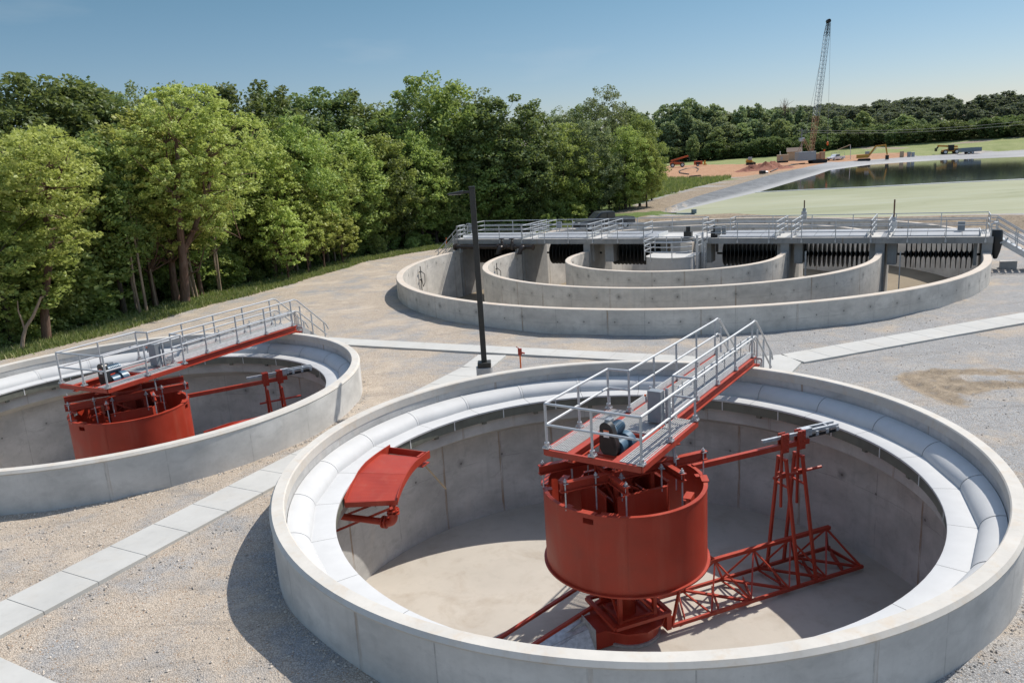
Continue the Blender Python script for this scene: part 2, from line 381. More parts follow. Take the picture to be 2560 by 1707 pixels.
def algae_mat():
    k = NT('duckweed'); p = k.geo('Position'); n1 = k.noise(k.mapv(p,(.5,1,1)), .05, 5, .6); n2 = k.noise(p, 1.3, 6, .7)
    c = k.mix(k.ramp(n1,.35,.65), (.24,.25,.145), (.325,.33,.225)); c = k.mix(k.ramp(n2,.6,.75,0,.3), c, (.22,.245,.14))
    n4 = k.noise(k.mapv(p,(.25,1.2,1)), .22, 6, .7, dist=.7); c = k.mix(k.ramp(n4,.5,.68,0,.55), c, (.33,.345,.265)); c = k.mix(k.ramp(n4,.36,.42,.45,0), c, (.16,.185,.095)); c = k.mix(k.ramp(k.noise(p,3.,4),.7,.78,0,.7), c, (.5,.5,.44))
    return k.pbr(c, .7, 0, None, .15)
M['algae'] = algae_mat()
def bark_mat(name, a, b):
    k = NT(name); p = k.obj(); n1 = k.noise(k.mapv(p,(6,6,.9)), 1.2, 5, .65); n2 = k.noise(p, .8, 3)
    c = k.mix(k.ramp(n1,.3,.7), a, b); c = k.mix(k.ramp(n2,.5,.75,0,.4), c, (.26,.24,.21))
    return k.pbr(c, .9, 0, k.bump(n1,.6,.04), .2)
M['bark'] = bark_mat('bark', (.055,.040,.030), (.155,.115,.085))
M['bark_red'] = bark_mat('bark_reddish', (.085,.045,.032), (.21,.13,.095))
M['dead'] = bark_mat('dead_wood', (.22,.15,.11), (.40,.30,.22))
def leaf_mat(name, a, b, trans=.35, dry=None):
    k = NT(name); g = k.n('ShaderNodeNewGeometry'); oi = k.n('ShaderNodeObjectInfo')
    r_ = g.outputs['Random Per Island']
    c = k.mix(r_, a, b)
    hs = k.n('ShaderNodeHueSaturation'); k.put(hs.inputs['Color'], c)
    k.put(hs.inputs['Hue'], k.ramp(oi.outputs['Random'],0,1,.482,.515)); k.put(hs.inputs['Value'], k.ramp(oi.outputs['Random'],0,1,.82,1.18)); k.put(hs.inputs['Saturation'], .92)
    c = hs.outputs[0]
    if dry: c = k.mix(k.ramp(r_,.9,.93), c, dry)
    d = k.n('ShaderNodeBsdfDiffuse'); k.put(d.inputs['Color'], c)
    tr = k.n('ShaderNodeBsdfTranslucent'); k.put(tr.inputs['Color'], k.mix(.5, c, (.20,.24,.03), 'MIX'))
    gl = k.n('ShaderNodeBsdfGlossy'); gl.inputs['Roughness'].default_value = .45; k.put(gl.inputs['Color'], (.5,.5,.5,1))
    m1 = k.n('ShaderNodeMixShader'); m1.inputs[0].default_value = trans; k.t.links.new(d.outputs[0], m1.inputs[1]); k.t.links.new(tr.outputs[0], m1.inputs[2])
    m2 = k.n('ShaderNodeMixShader'); m2.inputs[0].default_value = .03; k.t.links.new(m1.outputs[0], m2.inputs[1]); k.t.links.new(gl.outputs[0], m2.inputs[2])
    k.t.links.new(m2.outputs[0], k.out.inputs[0]); return k.m
M['leaf_pale'] = leaf_mat('leaf_pale', (0.386,0.460,0.078), (0.608,0.663,0.188), .5)
M['leaf_mid'] = leaf_mat('leaf_mid', (0.203,0.297,0.067), (0.371,0.475,0.135), .45)
M['leaf_dark'] = leaf_mat('leaf_dark', (0.113,0.171,0.058), (0.216,0.279,0.105), .4)
M['leaf_under_lit'] = leaf_mat('leaf_under_lit', (0.302,0.410,0.105), (0.507,0.603,0.200), .5)  # brightened leaf colour, light painted into the shaded undergrowth
M['leaf_bright'] = leaf_mat('leaf_bright', (0.292,0.392,0.076), (0.475,0.558,0.152), .5)
M['leaf_grey'] = leaf_mat('leaf_grey', (0.184,0.239,0.111), (0.302,0.365,0.188), .42)
M['leaf_far_hazed'] = leaf_mat('leaf_far_hazed', (0.214,0.285,0.135), (0.349,0.416,0.220), .42)  # far and hill leaf colours lifted to paint in distance haze
M['leaf_far_hazed2'] = leaf_mat('leaf_far_bright', (0.259,0.330,0.117), (0.399,0.467,0.200), .42)
M['leaf_hill'] = leaf_mat('leaf_hill', (0.126,0.154,0.112), (0.178,0.208,0.153), .38)
M['grass'] = leaf_mat('grass_blade', (.13,.18,.045), (.30,.335,.12), .4, (.48,.43,.24))

# ================================================================== layout (world units; tank rims at z = 0)
FC = np.array([2.90, 20.48]); LC = np.array([-15.96, 31.11]); TR = 9.5
OC = np.array([12.59, 59.54]); OA = R(-29.33); OR_ = [20.94, 14.51, 8.13]; REAR = 8.9
BR_F, BR_L = R(55.4), R(63.0)            # bridge bearings
ME_F, ME_L = R(21.1), R(29.5)            # mechanism bearings
FLOOR = -5.66
ou = np.array([math.cos(OA), math.sin(OA)]); ov = np.array([-math.sin(OA), math.cos(OA)])
def oxw(u, v): return OC + ou*u + ov*v

# ---------------- pond outlines
def P2(px, py, z): return tuple(at(px, py, z)[:2])
WZL, CRZ = -.5, .2                     # water level, berm crest
W_POLY = [P2(1530*DS,492*DS,WZL), P2(1620*DS,470*DS,WZL), P2(1735*DS,443*DS,WZL), P2(1880*DS,400*DS,WZL), P2(1905*DS,391*DS,WZL), P2(2000*DS,378*DS,WZL),
          P2(2150*DS,368*DS,WZL), P2(2352*DS,360*DS,WZL), P2(2700*DS,340*DS,WZL), (360,160), (280,40), (140,45), P2(2560,533,WZL), P2(2390,536,WZL), P2(2248,541,WZL), P2(2105,543.5,WZL), P2(1990,541.5,WZL), P2(1840,540,WZL)]
L_POLY = [P2(1476*DS,499.5*DS,CRZ), P2(1600*DS,452*DS,CRZ), P2(1760*DS,405*DS,CRZ), P2(1890*DS,376*DS,CRZ), P2(1935*DS,370*DS,CRZ), P2(2000*DS,366*DS,CRZ),
          P2(2150*DS,358*DS,CRZ), P2(2352*DS,346*DS,CRZ), P2(2700*DS,326*DS,CRZ), (385,170), (290,28), (138,38), P2(2575,545,WZL), P2(2395,545,WZL), P2(2250,548,WZL), P2(2100,549.5,WZL), P2(1985,546.5,WZL), P2(1830,544.5,WZL)]
def dense(poly, step, close=True):
    out = []; n = len(poly)
    for i in range(n if close else n-1):
        a, b = np.array(poly[i], float), np.array(poly[(i+1) % n], float); k = max(1, int(np.linalg.norm(b-a)/step))
        out += [a+(b-a)*j/k for j in range(k)]
    return np.array(out)
def sdist(P, poly):
    "signed distance, positive outside"
    P = np.asarray(P, float); A = np.array(poly, float); B = np.roll(A, -1, 0); d = np.full(len(P), 1e9); ins = np.zeros(len(P), bool)
    for a, b in zip(A, B):
        e = b-a; t = np.clip(((P-a)@e)/(e@e), 0, 1); d = np.minimum(d, np.linalg.norm(P-a-t[:,None]*e, axis=1))
        c = (a[1] > P[:,1]) != (b[1] > P[:,1])
        with np.errstate(divide='ignore', invalid='ignore'):
            ins ^= c & (P[:,0] < (b[0]-a[0])*(P[:,1]-a[1])/(b[1]-a[1])+a[0])
    return np.where(ins, -d, d)
def smooth(x, a, b):
    t = np.clip((x-a)/(b-a), 0, 1); return t*t*(3-2*t)

GEDGE = [P2(-400,930,-1.5), P2(-120,915,-1.5), (-28.9,43.1), (-25.5,48.8), (-23.2,56.4), (-19.2,65.1), (-14.3,78.9), (-9.6,85.0), (-4.5,88.5), (4.,92.), (11.,93.5)]
def edge_side(P):
    "signed distance to the gravel edge, positive on the wood's side"
    P = np.asarray(P, float); A = np.array(GEDGE, float); d = np.full(len(P), 1e9); sg = np.zeros(len(P))
    for a, b in zip(A[:-1], A[1:]):
        e = b-a; t = np.clip(((P-a)@e)/(e@e), 0, 1); q = P-a-t[:,None]*e; dd = np.linalg.norm(q, axis=1)
        cr = e[0]*(P[:,1]-a[1])-e[1]*(P[:,0]-a[0]); upd = dd < d
        sg = np.where(upd, np.sign(cr), sg); d = np.minimum(d, dd)
    return d*sg
def n2(P, s, seed=0.):
    return np.array([mnoise.noise(Vector((x*s+seed, y*s-seed, seed*.37))) for x, y in P])
TRACKS = [[(2352,857),(2250,855),(2170,857),(2110,862),(2085,868),(2095,880),(2130,893),(2175,912)], [(2352,885),(2270,884),(2200,878),(2150,868)], [(2352,882),(2260,888),(2215,900),(2160,885)],
          [(2085,866),(2105,885),(2145,905),(2200,925)]]
TRW = [[P2(a*DS, b*DS, -1.35) for a, b in t] for t in TRACKS]
def polydist(P, line):
    d = np.full(len(P), 1e9); A = np.array(line, float)
    for a, b in zip(A[:-1], A[1:]):
        e = b-a; t = np.clip(((P-a)@e)/(e@e), 0, 1); d = np.minimum(d, np.linalg.norm(P-a-t[:,None]*e, axis=1))
    return d
def ground_z(P):
    P = np.atleast_2d(np.asarray(P, float)); x, y = P[:,0], P[:,1]
    base = -1.35 - .25*smooth(-y, -19, -12) + 0*x
    base += .20*np.exp(-(((x+3.9)**2+(y-13.6)**2)/9)) - .25*np.exp(-(((x+6.6)**2+(y-17.6)**2)/8)) + .28*np.exp(-(((x-8.2)**2+(y-12.4)**2)/6)) - .25*np.exp(-(((x-11.6)**2+(y-15.5)**2)/9))
    base += .07*n2(P, .33, 3.1) + .04*n2(P, 1.1, 7.7)
    dp = np.minimum(polydist(P, [(-13.05,13.4), (-11.55,16.25), (-7.75,23.4), (-1.0,36.9)]), polydist(P, [(-10.6,42.8), (7.35,34.05), (10.9,32.75), (30.5,39.6), (48,45.9)]))
    pk = smooth(-dp, -2.6, -.8); base = base*(1-pk)+(-1.335+.035*n2(P, .8, 4.4))*pk
    tr = np.full(len(P), 1e9)
    for tl in TRW: tr = np.minimum(tr, polydist(P, tl))
    base += -.06*np.exp(-(tr/.22)**2)+(.05+.06*n2(P, 3.1, 9.9))*np.exp(-((tr-.42)/.16)**2)
    es = edge_side(P); wood = smooth(es, 0, 14)*smooth(-y, -130, -95)
    base -= wood*(.5+.9*smooth(es, 4, 30))
    far = smooth(y, 95, 150); D = np.hypot(x, y)
    fz = 0. + .012*np.maximum(0, D-210) + 3.0*smooth(D, 285, 365)*smooth(x, 70, 180) + 9*np.exp(-(((x-260)/130)**2+((y-430)/90)**2)) + .2*n2(P, .05, 1.3)
    z = base*(1-far)+fz*far
    dL = sdist(P, L_POLY); dW = sdist(P, W_POLY)
    near = smooth(-y, -97, -86)*smooth(x, 17, 25)
    zc = CRZ*(1-near)-.28*near
    t = np.clip(np.where(dW > 0, dW/np.maximum(1e-6, dW+np.abs(np.minimum(dL, 0))), 0), 0, 1)
    inside = np.where(dW < 0, np.maximum(-2.1, WZL+dW*.4), WZL+t*(zc-WZL))
    rw = 6.5*(1-near)+.15*near; wd = 7*(1-near)+3.0*near
    k = smooth(dL-rw, 0, 1)*0+smooth(dL, rw, 1e-3+1)*0
    outside = zc + (z-zc)*np.clip((dL-rw)/wd, 0, 1)
    z = np.where(dL < 0, inside, outside)
    pk = smooth(-np.hypot(x-PICK[0], y-PICK[1]), -9, -5.5)*(dL > .3); return z*(1-pk)+PICK[2]*pk
_a, _b = at(1437,580,-.45), at(1582,566,-.45); PICK = ((_a[0]+_b[0])/2, (_a[1]+_b[1])/2, -.45)
def gz(x, y): return float(ground_z([[x, y]])[0])

# ---------------- ground sheet with real holes for the tanks and the ditch
def stadium(Ro, n=96, ya=2.0):
    pts = []
    for i in range(n//2+1):
        a = math.pi+math.pi*i/(n//2); pts.append(oxw(Ro*math.cos(a), Ro*math.sin(a)))
    for i in range(n//2+1):
        a = math.pi*i/(n//2); pts.append(oxw(Ro*math.cos(a), REAR+Ro*math.sin(a)))
    return np.array(pts)
def circle(c, r_, n): a = np.arange(n)*2*math.pi/n; return np.stack([c[0]+r_*np.cos(a), c[1]+r_*np.sin(a)], 1)
rng = np.random.default_rng(5)
def build_ground():
    loops = [circle(FC, 9.32, 120), circle(LC, 9.32, 120), stadium(OR_[0]-.2), dense(L_POLY, 4.), dense(W_POLY, 4.)]
    V = []; E = []
    for lp in loops:
        b = len(V); V += [tuple(p) for p in lp]; n = len(lp); E += [(b+i, b+(i+1) % n) for i in range(n)]
    for r_ in (9.62, 9.95, 10.5):
        for c in (FC, LC): V += [tuple(p) for p in circle(c, r_, 90)]
    def grid(x0, x1, y0, y1, s, hole=None):
        X, Y = np.meshgrid(np.arange(x0, x1, s), np.arange(y0, y1, s)); P = np.stack([X.ravel(), Y.ravel()], 1)
        P = P + rng.uniform(-.3, .3, P.shape)*s
        if hole: P = P[~((P[:,0] > hole[0]) & (P[:,0] < hole[1]) & (P[:,1] > hole[2]) & (P[:,1] < hole[3]))]
        return P
    G = np.concatenate([grid(-34, 46, 9, 60, .62), grid(-62, 92, 9, 134, 2., (-34, 46, 8, 60)), grid(-160, 280, 5, 345, 5.5, (-62, 92, 5, 134)), grid(-2400, 2600, -200, 3000, 85, (-160, 280, 5, 345))])
    tp = np.concatenate([np.array(t) for t in TRW]); dense_t = []
    for t in TRW:
        d = dense(t, .18, False); dense_t.append(d)
        for o_ in (.25, .5, .75): dense_t.append(d+rng.normal(0, o_*.6, d.shape))
    G = np.concatenate([G]+dense_t)
    keep = (np.hypot(*(G-FC).T) > 9.55) & (np.hypot(*(G-LC).T) > 9.55) & (sdist(G, stadium(OR_[0])) > .15)
    V += [tuple(p) for p in G[keep]]
    vo, eo, fo, _, _, _ = delaunay_2d_cdt([Vector(p) for p in V], E, [], 0, 1e-4)
    P = np.array([(v[0], v[1]) for v in vo]); F = np.array([tuple(f) for f in fo])
    cen = P[F].mean(1)
    ok = (np.hypot(*(cen-FC).T) > 9.315) & (np.hypot(*(cen-LC).T) > 9.315) & (sdist(cen, stadium(OR_[0]-.2)) > 0)
    F = F[ok]; z = ground_z(P)
    # orientation up
    a, b, c = P[F[:,0]], P[F[:,1]], P[F[:,2]]
    cr = (b[:,0]-a[:,0])*(c[:,1]-a[:,1])-(b[:,1]-a[:,1])*(c[:,0]-a[:,0]); F[cr < 0] = F[cr < 0][:, ::-1]
    me = bpy.data.meshes.new('ground'); me.from_pydata(np.column_stack([P, z]).tolist(), [], F.tolist())
    es = edge_side(P); D = np.hypot(P[:,0], P[:,1]); dL = sdist(P, L_POLY)
    grass = smooth(es, -.6, .8)*smooth(-P[:,1], -108, -92)
    farv = smooth(P[:,1], 92, 104)
    dR = polydist(P, [L_POLY[0], L_POLY[1], L_POLY[2], L_POLY[3], L_POLY[4]])
    left_road = (dL > 0)
    grass = np.maximum(grass, farv*smooth(dL, 6.0, 7.5))
    grass = np.maximum(grass, smooth(es, -.6, .8)*(P[:,1] > 85)*(P[:,0] < 8))
    clayp = [P2(1485*DS,410*DS,.1), P2(1492*DS,388.5*DS,.1), P2(1700*DS,383*DS,.1), P2(1830*DS,374*DS,.1), P2(1900*DS,372*DS,.2), P2(1890*DS,380*DS,.2), P2(1690*DS,408*DS,.2)]
    clay = smooth(-sdist(P, clayp), -1.5, 2.)
    farsh = [P2(1880*DS,372*DS,.2), P2(1945*DS,364*DS,.2), P2(2080*DS,358*DS,.2), P2(2080*DS,362*DS,.2), P2(1945*DS,372*DS,.2)]
    clay = np.maximum(clay, smooth(-sdist(P, farsh), -2., 2.))
    grass = grass*(1-clay)
    # tan service road on the berm, brown bank on the near right, far access track
    mud = smooth(-dL, -6.8, -5.2)*smooth(dL, -.5, .3)*(P[:,0] < 100)*(P[:,1] > 80)
    nearbank = smooth(-dL, -7.5, -3)*smooth(dL, -2.5, -.2)*(P[:,1] < 104)*(P[:,0] > 22)
    mud = np.maximum(mud, nearbank)
    for tline in TRW: mud = np.maximum(mud, .72*smooth(-polydist(P, tline), -.85, -.25))
    ftr = [P2(1500*DS,379*DS,.1), P2(1800*DS,362*DS,.2), P2(2000*DS,357*DS,.3), P2(2120*DS,352*DS,.5), P2(2352*DS,335*DS,.7), P2(2600*DS,318*DS,.7)]
    ftm = smooth(-polydist(P, ftr), -2.6, -1.0)*(dL > 4); mud = np.maximum(mud, ftm*.9); grass = grass*(1-ftm)
    at_ = me.color_attributes.new('mask', 'FLOAT_COLOR', 'POINT')
    at_.data.foreach_set('color', np.column_stack([grass, clay, mud, np.ones(len(P))]).astype(np.float32).ravel())
    me.polygons.foreach_set('use_smooth', [True]*len(me.polygons)); me.materials.append(M['ground']); me.update()
    o = bpy.data.objects.new('ground', me); COL.objects.link(o); tag(o, 'gravel yard running to grass, red clay and far lawn', kind='structure')
build_ground()

# pond liner band, water, duckweed
def strip(name, A, B, za, zb, mat, step=3.):
    A, B = dense(A, step), None
wq0 = np.array(W_POLY[0]); wq1 = np.array(W_POLY[-1])
dW_side = lambda p: (p[0] > 22.5 and p[1] < 100 and p[0]*.55+p[1] < 112) or abs(np.cross(wq1-wq0, np.array(p)-wq0))/np.linalg.norm(wq1-wq0) < .3
mb = MB()
A = dense(W_POLY, 3.); LPd = dense(L_POLY, .5)
dn = np.array([LPd[np.argmin(np.hypot(*(LPd-a).T))] for a in A])
n = len(A); V = []
for a, b in zip(A, dn):
    ia = a-(b-a)/max(.01, np.linalg.norm(b-a))*1.5
    zb = float(ground_z([b+(b-a)*.02])[0])
    V += [(ia[0], ia[1], WZL-.59), (a[0], a[1], WZL+.045), (b[0], b[1], zb+.035)]
F = []
for i in range(n):
    j = (i+1) % n
    if dW_side(A[i]) and dW_side(A[j]): continue
    F += [(i*3, j*3, j*3+1, i*3+1), (i*3+1, j*3+1, j*3+2, i*3+2)]
mb.add(V, F); o = mb.build('pond_liner', M['liner'], smooth=True); tag(o, 'grey membrane liner sloping down to the pond', kind='structure')
mb = MB(); wp = np.array(W_POLY); cw = wp.mean(0)
big = [tuple(p+(p-cw)/np.linalg.norm(p-cw)*.9) for p in wp]
mb.add([(x, y, WZL) for x, y in big], [tuple(range(len(big)))[::-1]])
o = mb.build('pond_water', M['water']); tag(o, 'still dark pond water mirroring the trees', kind='structure')
al = [P2(1735*DS,443*DS,WZL), P2(1850*DS,437*DS,WZL), P2(2000*DS,430.5*DS,WZL), P2(2180*DS,421*DS,WZL), P2(2352*DS,413*DS,WZL), P2(2700*DS,396*DS,WZL)]
inn = lambda p: tuple(np.array(p)+(cw-np.array(p))/np.linalg.norm(cw-np.array(p))*-.75)
alg = al + [(275, 60), (140, 50.), inn(W_POLY[12]), inn(W_POLY[13]), inn(W_POLY[14]), inn(W_POLY[15]), inn(W_POLY[16]), inn(W_POLY[17]), inn(W_POLY[0]), inn(W_POLY[1])]
mb = MB(); mb.add([(x, y, WZL+.012) for x, y in alg], [tuple(range(len(alg)))])
if mb and bpy: 
    o = mb.build('duckweed_mat', M['algae']); tag(o, 'pale green duckweed mat over the near half of the pond', kind='stuff')
    nn = o.data.polygons[0].normal
    if nn.z < 0: o.data.flip_normals()
mb = MB(); mb.tube([(p[0], p[1], WZL+.03) for p in al], .11, 8); o = mb.build('floating_boom', M['seam'])
tag(o, 'long thin pale boom holding back the duckweed across the pond', 'boom')

# ---------------- walkways (concrete strips with saw-cut joints)
WZ = [-1.235]
def walkway(name, pts, width, label, joints=1.5, thick=.34):
    WZ[0] -= .004; zz = WZ[0]; mb = MB(); pts = [np.array(p, float) for p in pts]
    for a, b in zip(pts[:-1], pts[1:]):
        d = b-a; L = np.linalg.norm(d); d /= L; nrm = np.array([-d[1], d[0]])*width/2; a = a-d*.0; k = max(1, int(round(L/joints)))
        for i in range(k):
            p, q = a+d*(L*i/k+.007), a+d*(L*(i+1)/k-.007)
            P = [p-nrm, q-nrm, q+nrm, p+nrm]; zt = [zz]*4
            V = [(c[0], c[1], -1.235-thick) for c in P]+[(c[0], c[1], t) for c, t in zip(P, zt)]
            mb.add(V, [(3,2,1,0),(4,5,6,7),(0,1,5,4),(1,2,6,5),(2,3,7,6),(3,0,4,7)])
        e0, e1 = a+d*.02, b-d*.02; P = [e0-nrm*.99, e1-nrm*.99, e1+nrm*.99, e0+nrm*.99]
        mb.add([(c[0], c[1], zz-thick) for c in P]+[(c[0], c[1], zz-.018) for c in P], [(3,2,1,0),(4,5,6,7),(0,1,5,4),(1,2,6,5),(2,3,7,6),(3,0,4,7)])
    o = mb.build(name, M['walk'], bevel=.008); tag(o, label, kind='structure'); return o
walkway('path', [(-13.05,13.4), (-11.55,16.25), (-7.75,23.4), (-1.72,34.72), (-1.0,36.9)], 1.42, 'pale concrete path running between the two tanks', 1.42)
walkway('path', [(-10.6,42.8), (-8.9,41.85), (7.35,34.05), (10.7,32.45)], 1.28, 'pale concrete path crossing in front of the big ditch', 1.5)
walkway('path', [(10.9,32.75), (12.2,33.0), (30.5,39.6), (48,45.9)], 1.55, 'pale concrete path running off to the right edge', 1.5)
mb = MB(); mb.prism([(11.0,33.3),(12.3,32.2),(11.2,30.55),(9.0,29.0),(8.3,30.3)], -1.6, -1.229); o = mb.build('path', M['walk'], bevel=.012); tag(o, 'concrete landing slab below the nearer bridge stairs', kind='structure')
mb = MB(); mb.prism([(-14.5,16.0),(-12.9,15.45),(-10.93,14.3),(-9.0,13.2),(-6.5,11.5),(-8,9),(-16,9)], -1.9, -1.24); o = mb.build('path', M['walk'], bevel=.012); tag(o, 'corner of a pale concrete slab at the bottom left', kind='structure')
"""tail"""
# ================================================================== clarifier tanks
def clarifier(name, label, c):
    t = thing(name, label, 'tank', (c[0], c[1], 0), 0, 'round settling tanks')
    MB().lathe([(9.485,-.075),(9.485,-3.2)], 160).build('outer_wall', M['tank_wall'], t, True)
    MB().lathe([(9.15,-6.2),(9.15,-.05)], 160).build('inner_wall', M['tank_in'], t, True)
    MB().lathe([(9.135,-.30),(9.135,-.035),(9.165,0),(9.44,0),(9.505,-.085),(9.48,-.14)], 160, uref=9.3).build('coping', M['coping'], t, True)
    mb = MB(); n = 96
    V = [(0,0,FLOOR-.02)]+[(9.16*math.cos(2*math.pi*i/n), 9.16*math.sin(2*math.pi*i/n), FLOOR) for i in range(n)]
    mb.add(V, [(0,1+i,1+(i+1) % n) for i in range(n)]); mb.build('floor', M['floor'], t)
    MB().lathe([(9.149,-1.15),(8.21,-1.15),(8.21,-1.86),(8.3,-1.9),(9.149,-2.3)], 120, uref=8.2).build('launder_beam', M['corbel'], t, True)
    MB().lathe([(8.005,-.99),(8.005,-1.36),(8.03,-1.36),(8.03,-.99)], 144, closed_prof=True).build('weir_plate', M['weir'], t, True)
    for i in range(24):
        a = R(2.5+7.5+15*i)
        mb = MB(); mb.box((8.0*math.cos(a), 8.0*math.sin(a), -1.175), (.02,.035,.37), a)
        mb.build('weir_joint', M['seam'], t)
        a2 = a+R(5.5); mb = MB(); mb.box((8.1*math.cos(a2), 8.1*math.sin(a2), -1.41), (.10,.16,.11), a2); mb.build('weir_bracket', M['weir'], t)
    # one launder cover section, 15 degrees, repeated round the rim
    def cover(i, lap):
        a0, a1 = R(2.5+15*i), R(17.5+15*i); am = (a0+a1)/2; N = 6; mb = MB()
        prof_n = 11; rows = []
        for j in range(N+1):
            f = j/N; a = a0+.0007+(a1-a0-.0014)*f; rc = 8.615*math.cos(R(7.5))/math.cos(a-am); row = [(7.965,-1.03),(7.965,-.972),(7.985,-.96),(rc-.02,-.955)]
            for q in range(prof_n):
                s = q/(prof_n-1)*math.pi/2; rr = rc+(9.13-rc)*(1-math.cos(s)); row.append((rr, -.955+.40*math.sin(s)))
            rows.append([(r_*math.cos(a), r_*math.sin(a), z) for r_, z in row])
        K = len(rows[0]); mb.add([p for r_ in rows for p in r_], [(j*K+q, (j+1)*K+q, (j+1)*K+q+1, j*K+q+1) for j in range(N) for q in range(K-1)])
        o = mb.build('launder_cover', M['white'], t, True)
        # raised lap rib on one end
        rb = MB(); V = []
        for da in (.0008, .0095):
            a = a0+da; rc = 8.615*math.cos(R(7.5))/math.cos(a-am)
            for q in range(prof_n):
                s = q/(prof_n-1)*math.pi/2
                for h in (0., .012): 
                    rr = rc+(9.13-rc)*(1-math.cos(s))-h*.5*math.cos(s); V.append((rr*math.cos(a), rr*math.sin(a), -.955+.40*math.sin(s)+h))
        F = []; m2 = prof_n*2
        for q in range(prof_n-1):
            F += [(q*2+1, m2+q*2+1, m2+q*2+3, q*2+3), (q*2, q*2+1, q*2+3, q*2+2), (m2+q*2, m2+q*2+2, m2+q*2+3, m2+q*2+1)]
        rb.add(V, F); rb.build('lap_rib', M['white'], o, True)
        return o
    for i in range(24): cover(i, i % 2)
    MB().lathe([(8.04,-1.02),(9.14,-1.02)], 96).build('launder_shade_sheet', M['dark'], t)  # flat black sheet painting shade below the cover joints, also stops sun leaks
    return t
clar_f = clarifier('clarifier_tank', 'large round concrete settling tank with white rim covers in the foreground', FC)
clar_l = copy_tree(clar_f); clar_l.location = (LC[0], LC[1], 0); clar_l.rotation_euler = (0,0,R(4))
clar_l['label'] = 'round concrete settling tank beside the wood, cut off by the left edge'

# ================================================================== access bridge (local x runs from the centre to the stairs)
DZ = .40
def rail_run(mb_list, pts, zs, rad=.042):
    pass
def grating(x0, x1, y0, y1, z, name, par, pitch=.062, along='x'):
    mb = MB(); n = int((y1-y0)/pitch)
    for i in range(n+1):
        y = y0+(y1-y0)*i/n; mb.bb(x0, x1, y-.011, y+.011, z-.045, z)
    k = max(1, int((x1-x0)/.21))
    for i in range(k+1):
        x = x0+(x1-x0)*i/k; mb.bb(x-.007, x+.007, y0+.012, y1-.012, z-.03, z-.012)
    for x in (x0, x1): mb.bb(x-.012, x+.012, y0-.012, y1+.012, z-.05, z+.003)
    return mb.build(name, M['grate'], par)
def post(par, x, y, z0, z1, base=True, rad=.037):
    mb = MB(); mb.tube([(x,y,z0+.07),(x,y,z1-.01)], rad, 8); o = mb.build('post', M['alu'], par, True)
    if base:
        b = MB(); b.box((x,y,z0+.02), (.19,.19,.035)); b.cyl((x,y,z0+.04), .07, .12, 8)
        for sx in (-.07,.07):
            for sy in (-.07,.07): b.cyl((x+sx,y+sy,z0+.035), .018, .035, 6)
        b.build('post_base', M['alu2'], par)
def rail(par, pts, name='rail', rad=.037): return MB().tube(pts, rad, 8).build(name, M['alu'], par, True)
